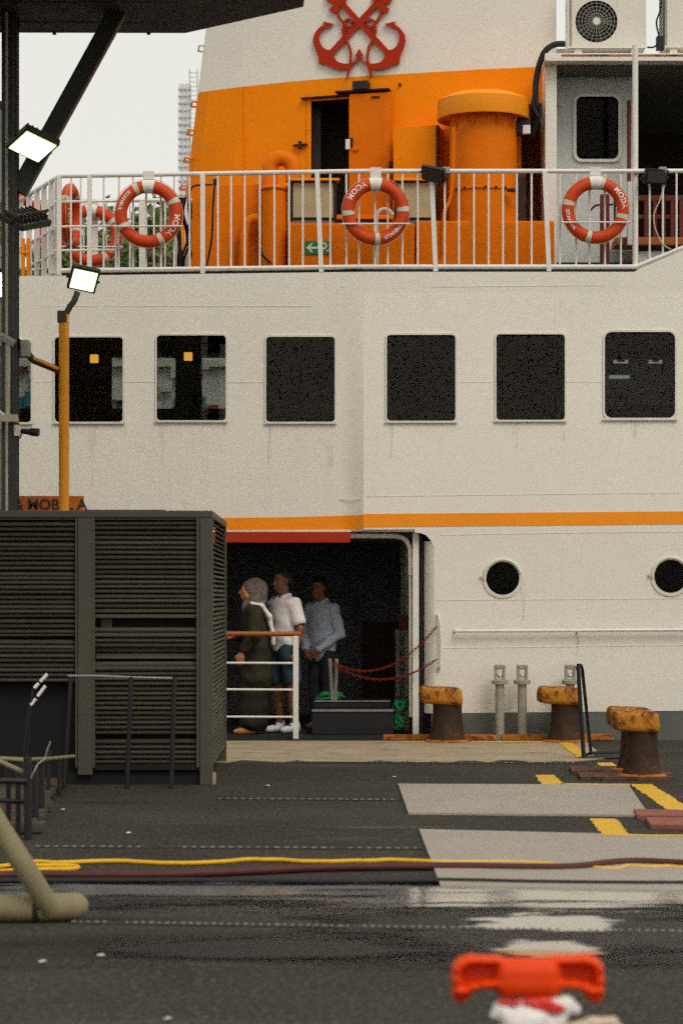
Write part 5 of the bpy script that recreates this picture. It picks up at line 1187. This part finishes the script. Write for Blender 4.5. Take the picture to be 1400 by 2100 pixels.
for px in (112, 305): MB().rbox(X(px, 21) - .015, X(px, 21) + .015, 20.99, 21.02, ZS - .02, ZS + .04, .003).build('clip', 'canopy_dark', t)
# glazed edge of the pier building behind the column
t = thing('pier_building', (-3.2, 20.8, 0), 'glazed corner of the pier building behind the black column', 'building')
Yp = 20.75; xr = X(17, Yp)
for x in (xr - .05, xr - .42, xr - .9): MB().rbox(x, x + .05, Yp, Yp + .08, 0, 6.1, .005).build('mullion', 'window_frame_beige', t)
for z in (.02, 1.55, 2.9, 3.6, 4.6, 5.6): MB().rbox(-4.5, xr - .052, Yp + .004, Yp + .076, z, z + .06, .005).build('transom', 'window_frame_beige', t)
for z0, z1 in ((.08, 1.55), (1.61, 2.9), (2.96, 3.6), (3.66, 4.6), (4.66, 5.6)): MB().box(-4.5, xr - .055, Yp + .03, Yp + .036, z0, z1).build('pane', 'pier_glass', t)
MB().box(-4.6, -4.5, Yp, 24, 0, 6.1).build('side_wall', 'far_white', t); MB().box(-4.5, xr - .3, 22.3, 22.4, 0, 6.1).build('inner_wall', 'concrete_tan', t)
MB().rbox(-3.0, X(45, Yc), Yc - .3, Yc - .24, Z(870, Yc), Z(855, Yc), .006, None).build('open_sash', 'window_frame_beige', t); MB().tube([P(-20, 830, Yc - .2), P(18, 858, Yc - .2)], .015, 6).build('open_sash', 'white_rail', t); MB().tube([P(18, 700, Yc - .2), P(17, 850, Yc - .2)], .018, 6).build('open_sash', 'window_frame_beige', t); MB().tube([P(-30, 672, Yc - .2), P(30, 705, Yc - .2)], .035, 6).build('stay', 'galv', t)
# yellow lamp pole
Yq = 20.6
t = thing('lamp_pole', (X(132, Yq), Yq, 0), 'yellow steel lamp pole with a dark bracket behind the louvred cabin', 'lamp pole')
MB().tube([(X(132.5, Yq), Yq, 0), (X(131.5, Yq), Yq, Z(645, Yq))], .043, 16).build('pole', 'pole_yellow', t, smooth=True)
MB().rbox(X(119, Yq), X(138, Yq), Yq - .05, Yq + .05, Z(662, Yq), Z(638, Yq), .006).build('pole_cap', 'pole_dark', t)
tb('lamp_arm', spline([P(131, 655, Yq), P(143, 630, Yq), P(152, 618, Yq), P(160, 598, Yq)], 5), .026, 'pole_dark')
tb('tie_bar', [P(36, 700, Yc), P(68, 738, Yq - .1), P(122, 760, Yq)], .03, 'pole_dark'); tb('tie_bar', [P(64, 733, Yq - .13), P(120, 757, Yq - .06)], .014, 'pole_yellow')
MB().rbox(X(44, Yc), X(62, Yc), Yc - .06, Yc + .04, Z(732, Yc), Z(700, Yc), .01).build('clamp', 'galv', t)
# camera on the column
t = thing('security_camera', P(40, 885, Yc), 'small dark security camera sticking out from the black column', 'security camera')
A, B = P(44, 884, Yc - .05), P(80, 887, Yc - .08); MB().tube([A, A.lerp(B, .5), A.lerp(B, .52), B], .026, 10, rs=[.022, .026, .034, .034]).build('barrel', 'black_paint', t, smooth=True); MB().rbox(X(32, Yc), X(42, Yc), Yc - .1, Yc, Z(896, Yc), Z(873, Yc), .012).build('mount', 'ac_cream', t); MB().rbox(X(31, Yc), X(39, Yc), Yc - .09, Yc, Z(868, Yc), Z(856, Yc), .008).build('junction', 'pole_yellow', t)
tb('cable', spline([P(36, 896, Yc - .08), P(41, 899, Yc - .09), P(45, 888, Yc - .09)], 4), .006)
# orange sign
Ys = 20.9
t = thing('orange_sign', P(100, 1045, Ys), 'orange board with dark lettering showing above the louvred cabin', 'sign')
MB().rbox(X(34, Ys), X(172, Ys), Ys, Ys + .03, Z(1052, Ys), Z(1017, Ys), .004).build('board', 'sign_orange', t)
v2, f2 = text_flat('& MOBİL A', .125); mb = MB(); c = P(104, 1036, Ys); mb.add([Vector((c.x + u, Ys - .003, c.z + v)) for u, v in v2], f2); mb.build('lettering', 'sign_ink', t)
for px in (60, 150): MB().tube([(X(px, Ys), Ys + .05, 0), (X(px, Ys), Ys + .05, Z(1020, Ys))], .02, 8).build('post', 'pole_dark', t)

# ================================================================== FAR SHORE
t = thing('waterfront_building', (-5, 62, 0), 'white waterfront building with teal windows seen through the saloon', 'building')
MB().box(-16, 14, 62, 70, -1.2, 9.0).build('wall', 'far_white', t)
for i, z in enumerate((4.3, 5.75, 7.6)):
    for j in range(20):
        x = -15.3 + j * 1.45; m = 'far_teal' if (i * 7 + j * 3) % 5 else 'far_red'
        MB().box(x, x + .8, 61.93, 61.99, z, z + (.75 if i == 1 else 1.0)).build('window', m, t)
    MB().box(-16, 14, 61.8, 61.98, z - .35, z - .2).build('ledge', 'far_white', t)
rf = random.Random(8)
for i in range(90):
    x = rf.uniform(-8.5, 0); z = rf.uniform(5.2, 7.6); w = rf.uniform(.08, .38); hh = rf.uniform(.06, .5)
    MB().box(x, x + w, 61.84 - i * .001, 61.9, z, z + hh).build('panel', rf.choice(['far_white', 'far_teal', 'far_white', 'far_teal', 'boot_grey', 'far_red', 'tower_haze_dark']), t)
MB().box(-40, 40, 64, 120, -1.5, -.6).build('far_shore_ground', 'far_white', kind='structure')
def tree(x, y, h, r, lab, seed, m='leaf'):
    rnd = random.Random(seed); t = thing('tree', (x, y, -.6), lab, 'tree', 'trees on the far shore')
    mb = MB(); mb.tube([(x, y, -.6), (x + .1, y, h * .3), (x - .1, y, h * .6)], .3, 8, rs=[.4, .28, .14])
    for k in range(6):
        a = k * 1.05 + rnd.random(); z = h * (.35 + .06 * k); mb.tube([(x, y, z), (x + math.cos(a) * r * .5, y + math.sin(a) * r * .5, z + h * .18), (x + math.cos(a) * r * .8, y + math.sin(a) * r * .8, z + h * .27)], .1, 5, rs=[.14, .08, .03])
    mb.build('trunk', 'bark', t)
    vs = []; fs = []
    cl = [(rnd.gauss(0, .45), rnd.gauss(0, .45), rnd.uniform(-.9, .95), rnd.uniform(.22, .42)) for _ in range(44)]
    for (cx_, cy_, cz_, cr_) in cl:
        fl = math.sqrt(max(.1, 1 - cz_ * cz_ * .8))
        for _ in range(230):
            d = Vector((rnd.gauss(0, 1), rnd.gauss(0, 1), rnd.gauss(0, 1))).normalized() * (cr_ * rnd.random() ** .45)
            c = Vector((x + (cx_ * fl + d.x) * r, y + (cy_ * fl + d.y) * r, h * .68 + (cz_ * .8 + d.z) * h * .33))
            u = Vector((rnd.gauss(0, 1), rnd.gauss(0, 1), rnd.gauss(0, 1))).normalized(); w = u.orthogonal().normalized(); s = rnd.uniform(.11, .22); k = len(vs)
            vs += [c - u * s, c + w * s * .55, c + u * s, c - w * s * .55]; fs.append((k, k + 1, k + 2, k + 3))
    mb = MB(); mb.v = vs; mb.f = fs; mb.build('crown', m, t)
T = 76
for i, (px, top, r, m, lab) in enumerate(((190, 462, 1.35, 'leaf', 'tree seen through the hole of the far-rail lifebuoy'), (258, 428, 1.5, 'leaf_b', 'tree between the two left lifebuoys on the far shore'), (325, 436, 1.5, 'leaf', 'tree seen through the lifebuoy left of the funnel'), (128, 500, 1.3, 'leaf_b', 'low tree behind the corner posts of the deck rail'), (375, 480, 1.2, 'leaf', 'tree behind the hanging black hoses'))):
    Y = T + i * 1.7; tree(X(px, Y), Y, Z(top, Y), r, lab, 30 + i, m)
# tower with the haze put into its pale colours, and a lattice mast
Yt = 420
t = thing('apartment_tower', (X(375, Yt), Yt, 0), 'tall pale apartment tower far behind the ferry', 'tower')
xa, xb = X(366, Yt), X(391, Yt); zt = Z(172, Yt)
MB().box(xa, xb, Yt, Yt + 3, -1, zt).build('wall', 'tower_haze', t)
fl = MB().box(xa - .05, xb + .05, Yt - .25, Yt - .02, 0, .28).build('floor_band', 'tower_haze_dark'); fl.parent = t; fl.location = Vector((0, 0, 30)) - org(t); ORG[fl.name] = Vector((0, 0, 0))
z = 31.2
while z < zt: dup(fl, t, Vector((0, 0, z)) - org(t)); z += 1.2
for px in (374, 383): MB().box(X(px, Yt), X(px, Yt) + .15, Yt - .3, Yt - .03, 20, zt).build('pier', 'tower_haze_dark', t)
Ym = 300
t = thing('lattice_mast', (X(398, Ym), Ym, 0), 'thin grey lattice mast beside the pale tower', 'mast')
for px in (389, 405): MB().box(X(px, Ym) - .04, X(px, Ym) + .06, Ym, Ym + .1, 0, Z(142, Ym)).build('leg', 'steel_grey', t)
for i in range(18):
    z = Z(280, Ym) + i * .55
    if z > Z(142, Ym): break
    MB().box(X(389, Ym), X(405, Ym), Ym, Ym + .06, z, z + .06).build('rung', 'steel_grey', t)

# ================================================================== PEOPLE
def hand(w, d, n, curl=.5, side=1, s=1.0):
    """prims of a hand: wrist w, pointing d, palm facing n, thumb on `side`"""
    w, d, n = Vector(w), Vector(d).normalized(), Vector(n).normalized(); n = (n - d * n.dot(d)).normalized(); u = d.cross(n) * side
    pr = [cap(w, .024 * s, w + d * .05, .03 * s), cap(w + d * .045 - u * .02, .017 * s, w + d * .085 - u * .025, .015 * s), cap(w + d * .045 + u * .02, .017 * s, w + d * .085 + u * .025, .015 * s)]
    for i, (o, L) in enumerate(((-.032, .060), (-.011, .075), (.011, .078), (.032, .068))):
        a = w + d * .085 + u * o; b = a + (d * math.cos(curl * .6) + n * math.sin(curl * .6)) * L * .5; c = b + (d * math.cos(curl * 1.5) + n * math.sin(curl * 1.5)) * L * .5
        pr += [cap(a, .0095 * s, b, .009 * s), cap(b, .009 * s, c, .0075 * s)]
    a = w + d * .03 + u * .03; b = a + (d * .6 + u * .6 + n * .3) * .042; c = b + (d * .85 + u * .1 + n * .45) * .036
    pr += [cap(a, .013 * s, b, .011 * s), cap(b, .011 * s, c, .009 * s)]; return pr
def head(c, s=1.0, jaw=1.0):
    """prims of a head facing -y, centred between the ears"""
    x, y, z = c
    q = lambda a, b, d: (x + a * s, y + b * s, z + d * s)
    pr = [cap(q(0, .012, .035), .083 * s, q(0, .03, .03), .082 * s, (.92, 1.08, 1.0)), cap(q(0, -.03, -.03), .062 * s, q(0, -.045, -.085), .040 * s * jaw), cap(q(-.03, -.03, -.065), .038 * s, q(.03, -.03, -.065), .038 * s),
          cap(q(0, -.088, .012), .010 * s, q(0, -.110, -.028), .014 * s), cap(q(-.012, -.098, -.03), .008 * s, q(.012, -.098, -.03), .008 * s), cap(q(-.04, -.078, .026), .013 * s, q(.04, -.078, .026), .013 * s),
          cap(q(-.018, -.088, -.058), .008 * s, q(.018, -.088, -.058), .008 * s), cap(q(-.018, -.084, -.070), .009 * s, q(.018, -.084, -.070), .009 * s)]
    for e in (-1, 1): pr += [cap(q(e * .082, .015, .018), .011 * s, q(e * .080, .012, -.022), .008 * s, (.6, 1.4, 1)), cap(q(e * .033, -.058, -.02), .03 * s, q(e * .03, -.05, -.04), .03 * s)]
    return pr
def eyes(c, M, par, s=1.0):
    mb = MB()
    for e in (-1, 1):
        p = Vector(c) + Vector((e * .031, -.083, .006)) * s; b2 = MB(); b2.lathe([(.001, -.006), (.008, -.004), (.011, 0), (.008, .004), (.001, .006)], p, 10); mb.add([M @ v for v in b2.v], b2.f)
        mb.add([M @ (p + Vector(v)) for v in ((-.02, -.006, .018), (.02, -.006, .02), (.02, -.004, .026), (-.02, -.004, .024))], [(0, 1, 2, 3)])
    mb.build('eyes', 'eye_dark', par, smooth='all')
DK = .035
def person(px, Y, yaw, scale, label):
    t = thing('person', (X(px, Y), Y, DK), label, 'person', 'people waiting in the ferry doorway'); ORG[t.name] = Vector((0, 0, 0))
    return t, Matrix.Rotation(R(yaw), 4, 'Z') @ Matrix.Scale(scale, 4)

# --- man in a white polo shirt, turned to the left and towards the quay
t, M = person(582, 26.55, -52, 1.0, 'man in a white polo shirt, dark shorts and white trainers behind the barrier')
hc = (0, -.03, 1.625)
sk = head(hc) + [cap((0, .0, 1.44), .062, (0, -.012, 1.56), .056), cap((-.09, 0, .92), .085, (-.095, -.02, .50), .056), cap((.09, 0, .92), .085, (.10, .02, .50), .056),
     cap((-.095, -.02, .50), .055, (-.10, .02, .28), .054), cap((-.10, .02, .28), .054, (-.10, .03, .09), .036), cap((.10, .02, .50), .055, (.10, .05, .28), .054), cap((.10, .05, .28), .054, (.105, .06, .09), .036),
     cap((0, 0, 1.0), .12, (0, 0, 1.30), .14, (1.15, .75, 1)), cap((.17, .01, 1.38), .055, (.245, .03, 1.12), .042), cap((.245, .03, 1.12), .043, (.25, -.03, .88), .027), cap((-.17, .01, 1.38), .055, (-.235, .03, 1.12), .042), cap((-.235, .03, 1.12), .042, (-.22, -.06, .88), .027),
     cap((-.10, .03, .08), .038, (-.105, -.10, .035), .034), cap((.105, .06, .08), .038, (.12, -.07, .035), .034)] + hand((.25, -.03, .87), (.0, -.06, -1), (-1, 0, 0), .7, -1) + hand((-.22, -.06, .87), (0, -.06, -1), (1, 0, 0), .7, 1)
organic_obj('body', sk, 'skin_brown', t, .009, .018, M=M)
organic_obj('polo_shirt', [cap((0, .0, .93), .165, (0, .0, 1.12), .160, (1.12, .74, 1)), cap((0, 0, 1.12), .160, (0, .0, 1.30), .175, (1.12, .74, 1)), cap((-.13, .0, 1.375), .085, (.13, .0, 1.375), .085, (1, .95, .8)), cap((.165, .01, 1.385), .078, (.232, .025, 1.20), .074), cap((-.165, .01, 1.385), .078, (-.222, .025, 1.20), .074), cap((-.04, -.035, 1.455), .03, (-.06, .04, 1.475), .025), cap((.04, -.035, 1.455), .03, (.06, .04, 1.475), .025), cap((0, .06, 1.475), .03, (0, .05, 1.47), .03)],
            'cloth_white', t, .010, .03, M=M, wob=.005, cut=[cap((0, -.10, 1.50), .045, (0, -.125, 1.40), .012), cap((0, 0, .70), .21, (0, 0, .80), .03, (2, 2, 1)), cap((.32, .045, 1.12), .052, (.24, .03, 1.13), .058)])
organic_obj('shorts', [cap((0, .0, .97), .150, (0, .0, .90), .155, (1.12, .76, 1)), cap((-.09, .0, .88), .115, (-.105, -.015, .56), .105), cap((.09, .0, .88), .115, (.11, .02, .56), .105)], 'denim', t, .010, .02, M=M, wob=.004, cut=[cap((-.3, 0, .45), .1, (.3, 0, .45), .1)])
for (x, y, tx) in ((-.102, .03, -.108), (.106, .06, .122)):
    organic_obj('trainer', [cap((x, y + .025, .05), .050, (x, y - .02, .065), .050, (.9, 1, 1)), cap((x, y - .02, .05), .048, (tx, y - .16, .038), .040, (1, 1, .9)), cap((x, y + .02, .08), .046, (x, y + .015, .10), .045)], 'shoe_white', t, .009, .02, M=M, cut=[cap((x, y, -.25), .25, (x, y - .2, -.25), .25)])
organic_obj('hair', [cap((0, .0, 1.678), .089, (0, .028, 1.662), .092, (.95, 1.08, 1)), cap((-.06, .05, 1.62), .04, (.06, .05, 1.62), .04)], 'hair_black', t, .008, .02, M=M, cut=[cap((0, -.13, 1.60), .085, (0, -.10, 1.55), .09, (1.2, 1, 1))])
eyes(hc, M, t)

# --- man in a blue long-sleeved shirt, hands joined in front
t, M = person(660, 27.2, -34, .965, 'man in a light blue long-sleeved shirt with joined hands behind the step')
M = M @ Matrix.Diagonal((.92, .95, 1, 1))
hc = (0, -.075, 1.60); 
wl_, wr_ = (.085, -.235, .90), (-.085, -.235, .90)
sk = head(hc) + [cap((0, .0, 1.43), .06, (0, -.05, 1.55), .055), cap((0, 0, 1.0), .12, (0, 0, 1.30), .14, (1.15, .75, 1)), cap((-.09, 0, .92), .085, (-.10, .0, .10), .045), cap((.09, 0, .92), .085, (.10, .0, .10), .045), cap((-.10, .0, .07), .04, (-.11, -.12, .035), .034), cap((.10, .0, .07), .04, (.12, -.12, .035), .034),
     cap((.18, .0, 1.36), .05, (.265, .0, 1.10), .042), cap((.265, .0, 1.10), .042, wl_, .027), cap((-.18, .0, 1.36), .05, (-.265, .0, 1.10), .042), cap((-.265, .0, 1.10), .042, wr_, .027)] + hand(wl_, (-.75, -.15, -.45), (0, .8, -.3), .6, 1) + hand(wr_, (.75, -.15, -.45), (0, .8, -.3), .6, -1)
organic_obj('body', sk, 'skin_brown', t, .009, .018, M=M)
organic_obj('shirt', [cap((0, .0, .90), .165, (0, .0, 1.12), .165, (1.15, .78, 1)), cap((0, 0, 1.12), .165, (0, .0, 1.30), .178, (1.12, .74, 1)), cap((-.13, .0, 1.37), .085, (.13, .0, 1.37), .085, (1, .95, .8)), cap((.17, .0, 1.37), .078, (.268, .0, 1.10), .064), cap((.268, .0, 1.10), .066, (.105, -.20, .925), .044), cap((-.17, .0, 1.37), .078, (-.268, .0, 1.10), .064), cap((-.268, .0, 1.10), .066, (-.105, -.20, .925), .044), cap((-.04, -.05, 1.455), .028, (-.055, .03, 1.475), .024), cap((.04, -.05, 1.455), .028, (.055, .03, 1.475), .024)],
            'cloth_blue', t, .010, .028, M=M, wob=.005, cut=[cap((0, -.12, 1.49), .04, (0, -.13, 1.43), .012)])
organic_obj('trousers', [cap((0, .0, .97), .150, (0, .0, .88), .155, (1.12, .76, 1)), cap((-.09, .0, .86), .105, (-.10, .0, .10), .072), cap((.09, .0, .86), .105, (.10, .0, .10), .072)], 'trouser_dark', t, .012, .02, M=M, wob=.003)
organic_obj('hair', [cap((0, -.045, 1.655), .089, (0, -.015, 1.64), .091, (.95, 1.08, 1)), cap((-.06, .005, 1.60), .04, (.06, .005, 1.60), .04)], 'hair_black', t, .008, .02, M=M, cut=[cap((0, -.18, 1.58), .085, (0, -.15, 1.53), .09, (1.2, 1, 1))])
eyes(hc, M, t)

# --- woman in a headscarf and long olive coat, in profile to the left
t, M = person(520, 26.38, -82, .975, 'woman in a patterned headscarf and long olive coat facing left')
hc = (0, -.05, 1.565)
sk = head(hc, .95) + [cap((0, .0, 1.40), .055, (0, -.035, 1.50), .052), cap((0, 0, .95), .13, (0, 0, 1.25), .13, (1.1, .75, 1)), cap((-.08, 0, .9), .08, (-.09, .0, .1), .045), cap((.08, 0, .9), .08, (.09, -.03, .1), .045), cap((.09, -.03, .07), .036, (.10, -.15, .035), .03), cap((-.09, .0, .07), .036, (-.10, -.12, .035), .03),
      cap((.17, .0, 1.32), .05, (.215, -.02, 1.06), .04), cap((.215, -.02, 1.06), .04, (.19, -.14, .90), .026), cap((-.17, .0, 1.32), .05, (-.215, -.02, 1.06), .04), cap((-.215, -.02, 1.06), .04, (-.15, -.20, 1.06), .026)] + hand((.19, -.145, .89), (0, -.25, -1), (-1, 0, 0), .6, -1) + hand((-.15, -.20, 1.06), (.2, -.9, .1), (0, 0, -1), .6, 1)
organic_obj('body', sk, 'skin_tan', t, .009, .016, M=M)
organic_obj('headscarf', [cap((0, -.015, 1.60), .100, (0, .03, 1.585), .108, (.92, 1.08, 1)), cap((0, .055, 1.56), .095, (0, .075, 1.46), .075), cap((0, .0, 1.47), .085, (0, .02, 1.40), .115, (1.1, .9, .8)), cap((0, -.05, 1.46), .06, (0, -.055, 1.38), .08), cap((0, .02, 1.64), .07, (0, .07, 1.60), .08)], 'scarf', t, .009, .03, M=M, wob=.003,
            cut=[cap((0, -.16, 1.575), .085, (0, -.13, 1.545), .078, (.85, 1, 1.12))])
organic_obj('coat', [cap((0, .01, 1.30), .165, (0, .02, 1.05), .165, (1.1, .80, 1)), cap((0, .02, 1.05), .165, (0, .03, .62), .215, (1.1, .82, 1)), cap((-.12, .0, 1.345), .085, (.12, .0, 1.345), .085, (1, 1, .8)), cap((.165, .0, 1.33), .078, (.22, -.015, 1.07), .068), cap((.22, -.015, 1.07), .068, (.195, -.125, .935), .055), cap((-.165, .0, 1.33), .078, (-.22, -.015, 1.07), .068), cap((-.22, -.015, 1.07), .068, (-.16, -.17, 1.06), .052), cap((0, .10, 1.25), .08, (0, .12, 1.0), .09)],
            'coat_olive', t, .011, .03, M=M, wob=.005)
organic_obj('skirt', [cap((0, .02, .75), .19, (0, .0, .16), .19, (1.05, .85, 1)), cap((.06, -.06, .5), .1, (.08, -.06, .14), .11)], 'skirt_dark', t, .012, .03, M=M, wob=.006, cut=[cap((0, 0, -.4), .46, (0, 0, -.4), .46)])
organic_obj('shawl', [cap((.11, -.03, 1.425), .026, (.12, .07, 1.40), .03, (1.6, 1, .8)), cap((.12, .07, 1.40), .03, (.11, .155, 1.28), .03, (1.8, 1, 1)), cap((.11, .155, 1.28), .03, (.10, .195, 1.10), .028, (1.8, 1, 1)), cap((.10, .195, 1.10), .028, (.09, .205, .98), .024, (1.8, 1, 1))], 'cloth_white', t, .008, .03, M=M, wob=.003)
for (x, y) in ((.10, -.05), (-.095, -.01)):
    organic_obj('shoe', [cap((x, y + .03, .04), .038, (x, y - .10, .035), .036), cap((x, y - .08, .035), .036, (x + .01, y - .16, .03), .026)], 'shoe_orange', t, .008, .02, M=M, cut=[cap((x, y, -.25), .25, (x, y - .2, -.25), .25)])
eyes(hc, M, t, .95)
